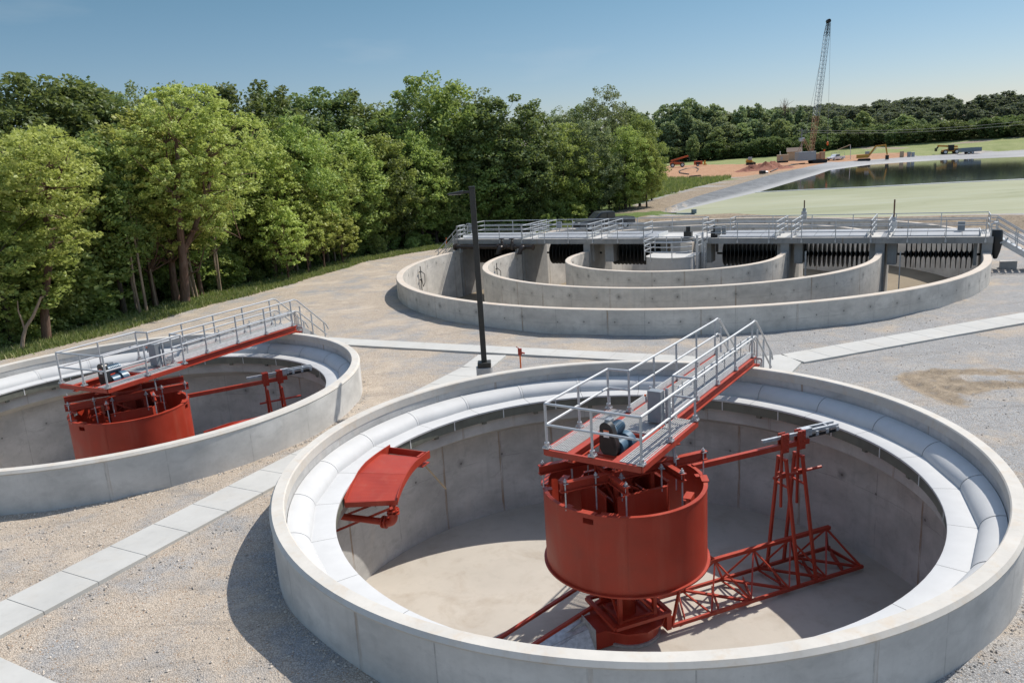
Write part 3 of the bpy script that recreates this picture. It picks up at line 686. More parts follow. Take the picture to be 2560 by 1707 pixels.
def bridge(label, c, rot):
    t = thing('access_bridge', label, 'bridge', (c[0], c[1], 0), rot, 'footbridges onto the settling tanks')
    for s in (1, -1):
        MB().ibeam((1.75, s*.70, .195), (9.55, s*.70, .195), .30, .20).build('side_beam', M['red'], t)
        MB().ibeam((-1.78, s*.66, .24), (1.75, s*.66, .24), .26, .20).build('platform_beam', M['red'], t)
        MB().bb(-1.82, 1.92, s*1.42-.04, s*1.42+.04, .22, DZ-.02).bb(-1.82, 1.92, s*1.36-.09, s*1.36+.09, DZ-.05, DZ-.018).build('edge_channel', M['red'], t)
        grating(-1.74, 1.86, min(s*.78, s*1.36), max(s*.78, s*1.36), DZ, 'grating', t)
        MB().beam((1.9, s*.69, DZ+.09), (9.45, s*.69, DZ+.09), .018, .22).build('toe_board', M['seam'], t)
    for x in (-1.80, 1.90): MB().bb(x-.04, x+.04, -1.40, 1.40, .21, DZ-.021).build('end_channel', M['red'], t)
    grating(.38, 4.9, -.55, .55, DZ, 'grating', t); grating(4.93, 9.5, -.55, .55, DZ, 'grating', t)
    MB().bb(.30, .36, -.56, .56, .05, .35).build('cross_beam', M['red'], t)
    MB().bb(-1.0, -.9, -.56, .56, -.02, .16).build('cross_beam', M['red'], t)
    for s in (1,-1):
        bq = MB()
        for i in range(14): bq.box((2.2+.52*i, s*.70+s*.012, .20), (.035,.03,.035))
        bq.build('beam_bolts', M['red'], t)
    MB().box((9.62, 0, -.02), (.3, 1.75, .06)).build('bearing_plate', M['red'], t)
    hr = bpy.data.objects.new('handrail', None); COL.objects.link(hr); hr.parent = t
    TZ, MZ = DZ+1.25, DZ+.66
    for x, y in [(-1.76,1.38),(.05,1.38),(1.88,1.38),(-1.76,0),(-1.76,-1.38),(.05,-1.38),(1.88,-1.38)]: post(hr, x, y, DZ, TZ)
    for s in (1,-1):
        for x in (1.92, 3.75, 5.6, 7.45, 9.35): post(hr, x, s*.70, DZ-.03, TZ)
        for z in (TZ, MZ):
            rail(hr, [(-1.76, s*1.38, z), (1.88, s*1.38, z)]); rail(hr, [(1.88, s*1.38, z), (1.92, s*.70, z)]); rail(hr, [(1.92, s*.70, z), (9.35, s*.70, z)])
    for z in (TZ, MZ): rail(hr, [(-1.76,1.38,z), (-1.76,-1.38,z)])
    # stairs down to the path
    st = bpy.data.objects.new('stairs', None); COL.objects.link(st); st.parent = t
    x0, x1, zb = 9.75, 11.75, -1.22
    for s in (1,-1):
        MB().beam((x0, s*.62, DZ-.12), (x1, s*.62, zb+.1), .05, .26).build('stringer', M['alu2'], st)
        pth = lambda dz: [(9.35, s*.70, DZ+dz), (9.62, s*.70, DZ+dz+.02), (9.85, s*.70, DZ+dz-.06), (x1+.1, s*.70, zb+dz-.1), (x1+.28, s*.70, zb+dz-.42)]
        rail(st, pth(1.25), 'stair_rail'); rail(st, pth(.66)[:4], 'stair_rail')
        for f in (.12, .52, .98):
            x = x0+(x1-x0)*f; zz = DZ-.12+(zb+.1-DZ+.12)*f; post(st, x, s*.70, zz-.1, zz+1.16, False)
    for i in range(7):
        f = (i+.6)/7; MB().box((x0+(x1-x0)*f, 0, DZ-.05+(zb-DZ+.05)*f), (.30, 1.2, .04)).build('tread', M['alu2'], st)
    # conduits along the right-hand rail
    for i in range(4):
        y = -.60+.012*i; z = DZ+.52+.06*i; yy = -.55+.055*i
        MB().tube([(1.5+.1*i, -.5, DZ+.1+.06*i), (2.3, -.5, DZ+.12+.06*i), (2.6, -.60, z), (9.35, -.60, z), (9.62, -.62, z-.02), (9.74, -.62-.09*(i-1.5), z-.25), (9.76, -.62-.09*(i-1.5), -1.25)], .023, 8).build('conduit', M['alu2'], t, True)
    MB().bb(9.72, 9.80, -.95, -.32, .18, .26).bb(9.72, 9.80, -.97, -.91, -.9, .22).bb(9.72, 9.80, -.36, -.30, -.9, .22).build('conduit_rack', M['galv'], t)
    for x in (2.75, 4.6, 6.5, 8.2):
        MB().bb(x-.03, x+.03, -.665, -.645, DZ+.02, DZ+.85).build('strut', M['galv'], t)
    # control box on a strut stand
    cb = MB().bb(1.12, 1.40, -.66, -.25, DZ+.05, DZ+.98).build('control_box', M['steel_box'], t, bevel=.012)
    MB().bb(1.44, 1.50, -.74, -.66, DZ-.3, DZ+1.0).bb(1.44, 1.50, -.24, -.16, DZ, DZ+1.0).build('box_stand', M['galv'], t)
    MB().bb(1.10, 1.125, -.24, -.2, DZ+.62, DZ+.80).build('box_switch', M['steel_box'], t); MB().box((1.11,-.2,DZ+.84), (.05,.05,.05)).build('box_knob', M['hi_vis'], t)
    MB().tube([(1.25,-.72,DZ+.1),(1.15,-.8,DZ-.05),(.6,-1.05,DZ-.1),(.35,-1.32,DZ-.12),(.3,-1.4,-.3)], .028, 8).build('flex_hose', M['steel_box'], t, True)
    return t
br_f = bridge('aluminium railed red footbridge reaching over the foreground tank', FC, BR_F)
br_l = copy_tree(br_f); br_l.location = (LC[0], LC[1], 0); br_l.rotation_euler = (0,0,BR_L); br_l['label'] = 'aluminium railed red footbridge of the tank beside the wood'

# ---------------- drive unit in the platform opening
def drive(label, c, rot):
    t = thing('drive_unit', label, 'gear motor', (c[0], c[1], 0), rot, 'gear motors on the footbridges')
    MB().lathe([(0,.07),(.62,.07),(.66,.03),(.66,-.06),(0,-.06)], 32).build('turntable', M['red'], t, True)
    MB().bb(-1.1,-.35,-.34,.34,.08,.13).build('base_plate', M['red'], t)
    g = MB(); N = 14; top = []
    for i in range(N+1): a = math.pi*i/N; top.append((.19*math.cos(a), .40+.19*math.sin(a)))
    for i in range(N+1): a = math.pi+math.pi*i/N; top.append((.27*math.cos(a), -.10+.27*math.sin(a)))
    def guard(sx0, sx1, sc=1.):
        P = []
        for x in (sx0, sx1):
            for y, z in top: P.append((x, -.05+y*sc+.12*z, .47+z*sc))
        k = len(top); return MB().add(P, [tuple(range(k)), tuple(reversed(range(k,2*k)))]+[(i,k+i,k+(i+1) % k,(i+1) % k) for i in range(k)])
    gd = guard(-.98, -.78).build('belt_guard', M['black'], t, True)
    guard(-.99, -.982, .72).build('guard_panel', M['disc'], gd)
    MB().bb(-1.003, -.993, -.10, .06, .66, .86).build('warning_label', M['sign_white'], gd); MB().bb(-1.006, -1.0031, -.10, .06, .82, .86).build('label_stripe', M['hi_vis'], gd)
    MB().tube([(-.75,-.02,.74),(-.18,-.02,.74)], .17, 18).build('motor', M['blue'], t, True)
    for i in range(6): MB().tube([(-.62+.07*i,-.02,.74),(-.60+.07*i,-.02,.74)], .185, 18).build('cooling_fin', M['blue'], t, True)
    MB().bb(-.55,-.3,.10,.26,.78,.98).build('terminal_box', M['steel_box'], t, bevel=.01)
    MB().tube([(-.75,-.18,.30),(-.25,-.18,.30)], .22, 18).tube([(-.36,-.18,.30),(-.10,-.18,.30)], .30, 20).bb(-.7,-.2,-.34,-.02,.1,.3).build('gear_reducer', M['blue'], t, True)
    MB().tube([(-.1,-.18,.30),(-.02,-.18,.30)], .24, 18).build('reducer_cover', M['steel_box'], t, True)
    MB().tube([(-.45,.2,.86),(-.2,.32,.6),(-.15,.0,.45),(0,-.3,.32)], .022, 8).build('motor_cable', M['galv'], t, True)
    return t
dv_f = drive('blue gear motor with black belt guard above the foreground drum', FC, BR_F)
dv_l = copy_tree(dv_f); dv_l.location = (LC[0], LC[1], 0); dv_l.rotation_euler = (0,0,BR_L); dv_l['label'] = 'blue gear motor with black belt guard above the drum nearer the wood'

# ---------------- rotating mechanism
def mechanism(label, c, rot):
    t = thing('clarifier_mechanism', label, 'scraper', (c[0], c[1], 0), rot, 'red scraper mechanisms')
    RD, ZT, ZB = 2.28, -1.0, -3.22
    n = 144; wins = [(-144, 4.2), (-26, 4.2), (62, 4.2), (152, 4.2)]
    mb = MB(); zs = [ZB, -2.1, -1.27, -1.11, ZT]
    for rr, flip in ((RD, False), (RD-.025, True)):
        V = [(rr*math.cos(2*math.pi*i/n), rr*math.sin(2*math.pi*i/n), z) for i in range(n) for z in zs]; F = []
        for i in range(n):
            ang = math.degrees(2*math.pi*(i+.5)/n); i2 = (i+1) % n
            for k in range(4):
                if k == 2 and any(abs((ang-wa+180) % 360-180) < ww for wa, ww in wins): continue
                f = (i*5+k, i2*5+k, i2*5+k+1, i*5+k+1); F.append(f[::-1] if flip else f)
        mb.add(V, F)
    dr = mb.build('feedwell_drum', M['red'], t, True)
    MB().lathe([(RD+.015,ZT-.03),(RD+.015,ZT+.012),(RD-.10,ZT+.012),(RD-.10,ZT-.03)], 120, closed_prof=True).build('rim_flange', M['red'], dr, True)
    MB().lathe([(RD-.08,ZB-.03),(RD+.075,ZB-.03),(RD+.075,ZB+.015),(RD-.08,ZB+.015)], 120, closed_prof=True).build('bottom_flange', M['red'], dr, True)
    for a in (-118, 38): 
        MB().box(((RD+.004)*math.cos(R(a)), (RD+.004)*math.sin(R(a)), (ZT+ZB)/2), (.008,.012,2.1), R(a)).build('weld_seam', M['red'], dr)
    for wa, ww in wins:
        a = R(wa); MB().box(((RD-.05)*math.cos(a), (RD-.05)*math.sin(a), ZT+.03), (.20,.44,.025), a).build('window_cap', M['red'], dr)
    for sx in (1,-1):
        for sy in (1,-1):
            a = math.atan2(sy*.68, sx*2.15); MB().box((2.14*math.cos(a), 2.14*math.sin(a), ZT-.02), (.2,.2,.03), a).build('rod_lug', M['red'], dr)
    # hanger beams and rods
    for sy in (1,-1):
        MB().ibeam((-2.28,sy*.68,-.42),(2.28,sy*.68,-.42),.26,.17).build('hanger_beam', M['red'], t)
        for sx in (1,-1):
            MB().ibeam((sx*.85,sy*.78,-.43),(sx*.85,sy*1.72,-.43),.22,.16).build('outrigger', M['red'], t)
            def rodp(x, y, z0, z1):
                r_ = MB().tube([(x,y,z0),(x,y,z1)], .022, 8).build('hanger_rod', M['galv'], t)
                MB().cyl((x,y,z1-.10), .05, .05, 6).box((x,y,z1-.13), (.14,.14,.02)).build('rod_nut', M['galv'], r_)
            rodp(sx*2.15, sy*.72, ZT-.08, -.18); rodp(sx*1.25, sy*.72, -1.25, -.18)
            rodp(sx*.85, sy*1.62, -1.42, -.20); rodp(sx*.62, sy*.98, -1.05, -.25)
            # baffle channels hung inside the drum
            bx = MB(); bx.box((sx*1.28, sy*1.42, -1.95), (.05,.42,1.55), math.atan2(sy*1.42, sx*1.28)); bx.box((sx*1.22, sy*1.36, -1.16), (.22,.46,.03), math.atan2(sy*1.42, sx*1.28))
            bx.build('baffle_plate', M['red'], t)
            MB().beam((sx*.85,sy*1.62,-1.40),(sx*1.45,sy*.85,-1.40),.09,.07).build('tie_bar', M['red'], t)
    # inlet box with chamfered corners
    oc = [(.76,-.98),(.98,-.74),(.98,.74),(.76,.98),(-.76,.98),(-.98,.74),(-.98,-.74),(-.76,-.98)]; mb = MB()
    for i in range(8):
        if i == 6: continue
        a, b = oc[i], oc[(i+1) % 8]; mb.beam((a[0],a[1],-1.9),(b[0],b[1],-1.9),.03,1.9)
    mb.build('inlet_box', M['red'], t)
    mb = MB()
    for i in (1,3,5,7):
        a, b = oc[i], oc[(i+1) % 8]; mb.beam((a[0],a[1],-.93),(b[0],b[1],-.93),.1,.03)
    mb.build('box_rim', M['red'], t)
    MB().prism([(x*.985,y*.985) for x, y in oc], -2.85, -2.8).build('box_floor', M['red'], t)
    # centre column, cage
    MB().tube([(0,0,-5.2),(0,0,-.05)], .24, 24).build('centre_column', M['red'], t, True)
    MB().lathe([(.0,-.12),(.5,-.12),(.58,-.2),(.58,-.38),(.5,-.45),(.0,-.45)], 32).build('slew_ring', M['red'], t, True)
    cg = MB(); q = .56
    for sx, sy in ((1,1),(1,-1),(-1,1),(-1,-1)): cg.beam((sx*q,sy*q,-5.0),(sx*q,sy*q,-.45),.11,.11,(1,0,0))
    cg.build('cage_post', M['red'], t)
    cg = MB()
    for z in (-4.95,-3.6,-2.3):
        for a, b in (((q,q),(q,-q)),((q,-q),(-q,-q)),((-q,-q),(-q,q)),((-q,q),(q,q))):
            cg.beam((a[0],a[1],z),(b[0],b[1],z),.075,.075)
    for z0, z1 in ((-4.95,-3.6),(-3.6,-2.3)):
        for a, b in (((q,q),(q,-q)),((q,-q),(-q,-q)),((-q,-q),(-q,q)),((-q,q),(q,q))): cg.beam((a[0],a[1],z0),(b[0],b[1],z1),.06,.06)
    cg.build('cage_bracing', M['red'], t)
    cg = MB()
    for a, b in (((q,q),(q,-q)),((q,-q),(-q,-q)),((-q,-q),(-q,q)),((-q,q),(q,q))):
        for z in (-1.35,-.6): cg.beam((a[0],a[1],z),(b[0],b[1],z),.075,.075)
        cg.beam((a[0],a[1],-1.35),(b[0],b[1],-.6),.06,.06)
    cg.build('upper_bracing', M['red'], t)
    fr = .88; fm = MB()
    for a, b in (((fr,fr),(fr,-fr)),((fr,-fr),(-fr,-fr)),((-fr,-fr),(-fr,fr)),((-fr,fr),(fr,fr))): fm.beam((a[0],a[1],-4.9),(b[0],b[1],-4.9),.13,.1)
    fm.build('base_frame', M['red'], t)
    # pedestal
    MB().lathe([(.88,FLOOR-.02),(.88,-5.17),(1.12,-5.17),(1.12,-5.12),(.25,-5.06)], 12).build('pedestal_flange', M['red'], t)
    pd = MB().lathe([(.90,FLOOR-.02),(.90,-5.18)], 48).build('pedestal', M['red'], t, True)
    MB().lathe([(.95,FLOOR-.01),(.95,FLOOR+.07),(.90,FLOOR+.08)], 48).build('base_ring', M['galv'], pd, True)
    MB().bb(-1.32,-.7,-.52,.42,FLOOR+.02,-5.12).build('sludge_box', M['red'], t)
    w_ = MB(); w_.plate([(-1.34,-.55,FLOOR+.02),(-1.34,.50,FLOOR+.02),(-1.34,.50,-4.98),(-1.34,-.55,-4.98)], .02)
    w_.plate([(-1.36,.35,FLOOR+.5),(-1.36,-.1,FLOOR+.45),(-2.75,.15,FLOOR+.03),(-2.75,.5,FLOOR+.03)], .02); w_.plate([(-1.36,-.1,FLOOR+.45),(-1.36,-.5,FLOOR+.02),(-2.75,-.05,FLOOR+.02),(-2.75,.15,FLOOR+.03)], .02)
    w_.plate([(-1.36,.1,FLOOR+.02),(-1.36,.1,FLOOR+.62),(-2.4,.3,FLOOR+.06)], .02); w_.build('galvanised_chute', M['galv'], t)
    MB().tube([(1.0,-.6,-5.3),(1.12,-.62,-5.3)], .09, 10).bb(.86,1.02,-.75,-.42,-5.55,-5.1).build('hinge_bracket', M['red'], t)
    # rake arm: triangular truss
    yb, zb_, yt, zt = .72, -5.47, .10, -4.30
    xb = [1.05, 2.42, 3.86, 5.30, 6.75, 8.18]; xt = [3.14, 4.58, 6.02, 7.48]
    ra = bpy.data.objects.new('rake_arm', None); COL.objects.link(ra); ra.parent = t
    for s in (1,-1): MB().beam((xb[0],s*yb,zb_),(xb[-1]+.08,s*yb,zb_),.09,.10).build('bottom_chord', M['red'], ra)
    MB().beam((2.95,yt,zt),(7.62,yt,zt),.13,.11).build('top_chord', M['red'], ra)
    mb = MB()
    for i, x in enumerate(xt):
        for s in (1,-1):
            mb.beam((x,yt,zt-.03),(xb[i+1],s*yb,zb_+.04),.05,.05); mb.beam((x,yt,zt-.03),(xb[min(i+2,5)],s*yb,zb_+.04),.05,.05)
    for s in (1,-1): mb.beam((xt[-1],yt,zt),(xb[-1],s*yb,zb_),.055,.055)
    mb.beam((xt[0],yt,zt),(2.0,.05,-3.3),.07,.07); mb.beam((xb[0],-yb,zb_),(1.75,-.5,-3.3),.075,.075); mb.beam((xb[0],yb,zb_),(1.75,.5,-3.3),.075,.075)
    mb.build('web_member', M['red'], ra)
    mb = MB()
    for i, x in enumerate(xb):
        mb.beam((x,-yb,zb_),(x,yb,zb_),.06,.06) if i in (5,) else None
        if 0 < i < 5: mb.beam((x,yb,zb_),(xb[i+1] if i < 4 else xb[5],-yb,zb_),.10,.06)
        if 0 < i: mb.beam((x,-yb,zb_+.0),(x+.001,yb,zb_-.07),.05,.05)
    mb.build('cross_member', M['red'], ra)
    for i in range(6):
        x = 1.6+1.2*i; MB().beam((x,-.55,FLOOR+.14),(x+.5,.5,FLOOR+.14),.02,.2).build('scraper_blade', M['red'], ra)
    # the opposite arm: two plain bars
    for y0, y1 in ((1.74,.70),(.62,-.30)):
        MB().beam((-.15,y0,-4.82),(-4.4,y1,-5.45),.10,.09).build('opposite_arm_bar', M['red'], t)
    # skimmer supports
    for xa, xc in ((5.66,5.55),(6.34,6.18)):
        f = MB()
        for s in (1,-1): f.beam((xa,s*.74,zb_),(xc,s*.17,-1.45),  .085,.085,(1,0,0))
        f.beam((xc,-.22,-1.45),(xc,.22,-1.45),.09,.09); f.beam((xc+.02,-.3,-2.32),(xc+.02,.3,-2.32),.06,.06)
        f.build('skimmer_support', M['red'], t)
        MB().beam((xc-.04,-.02,-3.05),(xc-.04,-.02,-.7),.065,.065,(1,0,0)).build('adjuster_rod', M['red'], t)
        p_ = MB(); p_.bb(xc-.14,xc+.12,-.16,-.09,-1.22,-.62); p_.bb(xc-.14,xc+.12,.02,.06,-1.1,-.62)
        for dx in (-.08,.06):
            for z in (-1.15,-.98,-.8,-.66): p_.cyl((xc+dx,-.17,z), .02, .03, 6)
        p_.build('clamp_plate', M['red'], t)
        MB().bb(xc-.1,xc+.08,-.14,.1,-2.05,-1.9).build('clamp_block', M['red'], t)
    MB().tube([(5.15,-.1,-1.98),(7.0,-.1,-1.98)], .045, 8).build('tie_rod', M['red'], t)
    MB().beam((2.26,-.04,-1.03),(6.5,-.04,-1.03),.14,.16).build('skimmer_beam', M['red'], t)
    MB().beam((4.75,-.02,-.74),(7.68,-.02,-.74),.09,.09).build('skimmer_pole', M['galv'], t)
    wp_ = MB(); wp_.beam((6.3,.22,-.72),(7.7,.2,-.72),.07,.07); wp_.beam((6.35,-.02,-.72),(6.35,.24,-.72),.05,.05); wp_.beam((7.3,-.02,-.72),(7.3,.24,-.72),.05,.05)
    wp_.bb(6.25,6.6,-.1,.1,-.86,-.62); 
    for x in (6.8,7.2,7.6): wp_.bb(x-.05,x+.05,-.12,.12,-.9,-.76)
    wp_.build('wiper_frame', M['galv'], t)
    MB().bb(6.5,7.6,-.09,-.075,-.93,-.84).build('wiper_blade', M['black'], t)
    return t
me_f = mechanism('red drum with scraper truss hanging in the foreground tank', FC, ME_F)
me_l = copy_tree(me_f); me_l.location = (LC[0], LC[1], 0); me_l.rotation_euler = (0,0,ME_L); me_l['label'] = 'red drum with skimmer arm inside the tank beside the wood'

# ---------------- scum beach (red curved chute on the weir)
def scum(label, c, rot):
    t = thing('scum_chute', label, 'chute', (c[0], c[1], 0), rot, 'red scum chutes')
    pol = lambda r_, a, z: (r_*math.cos(R(a)), r_*math.sin(R(a)), z)
    def sheet(name, a0, a1, ra, rb, za, zb, th=.03, n=8):
        V = []; F = []
        for i in range(n+1):
            f = i/n; a = a0+(a1-a0)*f; z = za+(zb-za)*f
            V += [pol(ra,a,z), pol(rb,a,z), pol(rb,a,z-th), pol(ra,a,z-th)]
        for i in range(n):
            for k in range(4): F.append((i*4+k, (i+1)*4+k, (i+1)*4+(k+1) % 4, i*4+(k+1) % 4))
        F += [(0,1,2,3), (n*4+3,n*4+2,n*4+1,n*4)]
        return MB().add(V, F).build(name, M['red'], t)
    sheet('ramp_plate', 178.0, 167.8, 6.45, 7.93, -1.22, -.93); sheet('top_plate', 167.7, 157.2, 6.45, 7.93, -.93, -.90)
    def wall(name, r_, a0, a1, zt, zb, n=12):
        V = []; F = []
        for i in range(n+1):
            f = i/n; a = a0+(a1-a0)*f; 
            V += [pol(r_-.015,a,zt(f)), pol(r_+.015,a,zt(f)), pol(r_+.015,a,zb(f)), pol(r_-.015,a,zb(f))]
        for i in range(n):
            for k in range(4): F.append((i*4+k, (i+1)*4+k, (i+1)*4+(k+1) % 4, i*4+(k+1) % 4))
        F += [(0,1,2,3), (n*4+3,n*4+2,n*4+1,n*4)]
        return MB().add(V, F).build(name, M['red'], t)
    wall('side_wall', 6.44, 178.4, 153., lambda f: -1.13+min(1,f*1.6)*.30, lambda f: -1.30+min(1,f*1.6)*.24)
    wall('side_wall', 7.95, 178.4, 153., lambda f: -1.09+min(1,f*1.8)*.25+(.04 if f > .4 else 0), lambda f: -1.32+min(1,f*1.5)*.24)
    MB().beam(pol(6.44,178.3,-1.29),pol(7.95,178.3,-1.29),.03,.15).build('front_lip', M['red'], t)
    MB().beam(pol(6.44,157,-1.02),pol(7.95,157,-1.02),.03,.24).beam(pol(6.44,153.3,-.98),pol(7.95,153.3,-.98),.03,.22).build('trough_wall', M['red'], t)
    sheet('trough_floor', 157, 153.2, 6.45, 7.94, -1.2, -1.2); MB().beam(pol(6.62,157,-.9),pol(6.62,153.2,-.9),.08,.03).build('trough_strap', M['red'], t)
    # drain pipe with flanged elbow
    px, py = -6.62, .35
    MB().tube([(px,py,-1.25),(px,py,-1.72)], .10, 16).build('drop_pipe', M['red'], t, True)
    e = [(px,py,-1.72)]
    d = Vector((-2.35,.95,.0)).normalized()
    for i in range(7):
        a = math.pi/2*i/6; e.append((px+d.x*.22*(1-math.cos(a)), py+d.y*.22*(1-math.cos(a)), -1.78-.22*math.sin(a)))
    MB().tube(e, .125, 16).build('elbow', M['red'], t, True)
    p0 = Vector(e[-1]); MB().tube([p0, p0+d*2.3], .10, 16).build('outlet_pipe', M['red'], t, True)
    for a, b in (((px,py,-1.70),(px,py,-1.66)),((px,py,-1.60),(px,py,-1.57)),(tuple(p0+d*.02),tuple(p0+d*.06)),(tuple(p0+d*.12),tuple(p0+d*.16))): MB().tube([a,b], .185, 16).build('pipe_flange', M['red'], t, True)
    fl = MB()
    for i in range(8):
        a = 2*math.pi*i/8; fl.cyl((px+.15*math.cos(a), py+.15*math.sin(a), -1.74), .022, .2, 6)
    fl.build('flange_bolt', M['red'], t)
    MB().beam((-6.95,.5,-1.36),(-8.68,2.80,-2.83),.09,.07).build('brace', M['red'], t); MB().beam((-6.6,.0,-1.36),(-8.86,2.18,-3.05),.10,.07).build('brace', M['red'], t)
    MB().beam(pol(6.5,155,-1.25),(-5.35,3.15,-2.25),.13,.03).build('tan_prop_board', M['wood'], t)
    return t
sc_f = scum('red curved scum chute with drain elbow on the foreground tank weir', FC, 0)
sc_l = copy_tree(sc_f); sc_l.location = (LC[0], LC[1], 0); sc_l.rotation_euler = (0,0,R(-196)); sc_l['label'] = 'red scum chute just showing over the rim of the tank by the wood'

# ================================================================== oxidation ditch (local u along the deck, v across it)
def ditch():
    t = thing('aeration_ditch', 'big ringed concrete ditch with curved walls and a deck across its middle', 'ditch', (OC[0], OC[1], 0), OA)
    V0, V1 = 2.05, 6.95
    def ring(name, R_, th, front, mat, top, zb):
        ro, ri = R_, R_-th; n = 80; rows = []; u_ = 0.
        cy = 0. if front else REAR
        pts = []
        if front:
            pts.append((math.pi, V0))
            for i in range(n+1): pts.append((math.pi+math.pi*i/n, None))
            pts.append((2*math.pi, V0))
        else:
            pts.append((0, V1))
            for i in range(n+1): pts.append((math.pi*i/n, None))
            pts.append((math.pi, V1))
        def xy(a, yv, r_): return (r_*math.cos(a), yv if yv is not None else cy+r_*math.sin(a))
        def sheet(r_, prof_z, flip):
            V = []; F = []; U = []; us = []; acc = 0.; last = None
            for a, yv in pts:
                p = xy(a, yv, r_)
                if last: acc += math.hypot(p[0]-last[0], p[1]-last[1])
                last = p; us.append(acc); V += [(p[0], p[1], z) for z in prof_z]
            K = len(prof_z)
            for i in range(len(pts)-1):
                for k in range(K-1):
                    f = [i*K+k, (i+1)*K+k, (i+1)*K+k+1, i*K+k+1]; uv = [(us[i],prof_z[k]),(us[i+1],prof_z[k]),(us[i+1],prof_z[k+1]),(us[i],prof_z[k+1])]
                    if flip: f = f[::-1]; uv = uv[::-1]
                    F.append(tuple(f)); U.append(tuple(uv))
            return V, F, U
        mb = MB(); mb.add(*sheet(ro, [zb, -.03], False)); mb.add(*sheet(ri, [zb, -.03], True))
        for a, yv in (pts[0], pts[-1]):
            p, q = xy(a, yv, ro), xy(a, yv, ri); s = 1 if front else -1
            mb.add([(p[0],p[1],zb),(q[0],q[1],zb),(q[0],q[1],-.03),(p[0],p[1],-.03)], [(0,1,2,3)], [((0,zb),(.4,zb),(.4,0),(0,0))])
        o = mb.build(name, mat, t, True)
        V = []; F = []
        for a, yv in pts:
            for r_, z in ((ro+.004,-.035),(ro-.03,0),(ri+.03,0),(ri-.004,-.035)):
                p = xy(a, yv, r_); V.append((p[0], p[1], z))
        for i in range(len(pts)-1):
            for k in range(3): F.append((i*4+k, (i+1)*4+k, (i+1)*4+k+1, i*4+k+1))
        MB().add(V, F).build('coping', top, o, True)
        return o
    for fr in (True, False):
        ring('outer_wall', OR_[0], .46, fr, M['ox_wall'], M['ox_top'], -4.3)
        ring('middle_wall', OR_[1], .42, fr, M['ox_wall'], M['ox_top'], -4.3)
        ring('inner_wall', OR_[2], .40, fr, M['ox_wall'], M['ox_top'], -4.3)
    st = [(OR_[0]-.2)*np.array([math.cos(a), math.sin(a)]) for a in np.linspace(math.pi, 2*math.pi, 60)]+[(OR_[0]-.2)*np.array([math.cos(a), math.sin(a)])+np.array([0, REAR]) for a in np.linspace(0, math.pi, 60)]
    MB().add([(p[0],p[1],-4.2) for p in st], [tuple(range(len(st)))]).build('floor', M['ditch_floor'], t)
    # outer side walls under the deck ends, piers, deck
    def cbox(name, x0, x1, y0, y1, z0, z1, mat=None):
        mb = MB()
        P = [(x0,y0),(x1,y0),(x1,y1),(x0,y1)]; V = [(x,y,z0) for x,y in P]+[(x,y,z1) for x,y in P]
        F = [(3,2,1,0),(4,5,6,7)]; U = [tuple((p[0],p[1]-50) for p in P[::-1]), tuple((p[0],p[1]-50) for p in P)]; s = 0.
        for i in range(4):
            j = (i+1) % 4; L = math.hypot(P[j][0]-P[i][0], P[j][1]-P[i][1]); F.append((i,j,4+j,4+i)); U.append(((s,z0),(s+L,z0),(s+L,z1),(s,z1))); s += L
        mb.add(V, F, U); return mb.build(name, mat or M['deck'], t)
    for R_ in OR_:
        for s in (1,-1):
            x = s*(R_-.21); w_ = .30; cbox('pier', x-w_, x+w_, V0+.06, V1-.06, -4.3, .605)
    for x0, x1 in ((14.75,15.35),(8.52,9.1),(-15.0,-14.75),(-6.5,-5.75),(20.0,20.2),(-8.1,-7.5),(13.6,14.0),(7.3,7.75),(-1.7,-1.3),(2.0,2.35)):
        cbox('bearing_block', x0, x1, 2.6, 3.9, -.95, .603)
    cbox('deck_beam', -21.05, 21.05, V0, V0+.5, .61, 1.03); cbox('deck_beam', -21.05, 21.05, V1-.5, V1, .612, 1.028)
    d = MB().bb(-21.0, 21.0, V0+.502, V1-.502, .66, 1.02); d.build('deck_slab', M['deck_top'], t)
    for x0, x1 in ((-20.3,-14.2),(-12.6,-8.0),(-6.2,-1.9),(2.9,7.1),(8.7,13.4),(15.1,20.3)):
        k = max(3, int((x1-x0)/.95))
        for i in range(k):
            a, b = x0+(x1-x0)*i/k+.012, x0+(x1-x0)*(i+1)/k-.012
            mb = MB(); mb.add([(a,2.62,1.022),(b,2.62,1.022),(b,5.1,1.022),(a,5.1,1.022),(a,2.66,1.10),(b,2.66,1.10),(b,5.05,1.30),(a,5.05,1.30)], [(3,2,1,0),(4,5,6,7),(0,1,5,4),(1,2,6,5),(2,3,7,6),(3,0,4,7)])
            mb.build('rotor_cover', M['cover_grey'], t)
        
        MB().bb(x0-.05,x0-.01,2.6,5.1,1.021,1.33).build('cover_end', M['seam'], t); MB().bb(x1+.01,x1+.05,2.6,5.1,1.021,1.33).build('cover_end', M['seam'], t)
    # centre weir box with rounded nose
    pts = [(1.78*math.cos(a), -.55+1.2*math.sin(a)) for a in np.linspace(math.pi, 2*math.pi, 25)]+[(1.78,1.9),(-1.78,1.9)]
    mb = MB(); k = len(pts); mb.prism(pts, -4.3, -.06); mb.build('weir_box', M['plinth'], t)
    MB().prism([(x*1.012,y*1.012) for x, y in pts], -.055, .02).build('weir_box_slab', M['deck_top'], t)
    cbox('weir_pedestal', .35, 1.25, 1.2, 1.95, .022, .80, M['ox_top'])
    return t
dit = ditch()
def oxl(u, v, z): p = oxw(u, v); return (p[0], p[1], z)

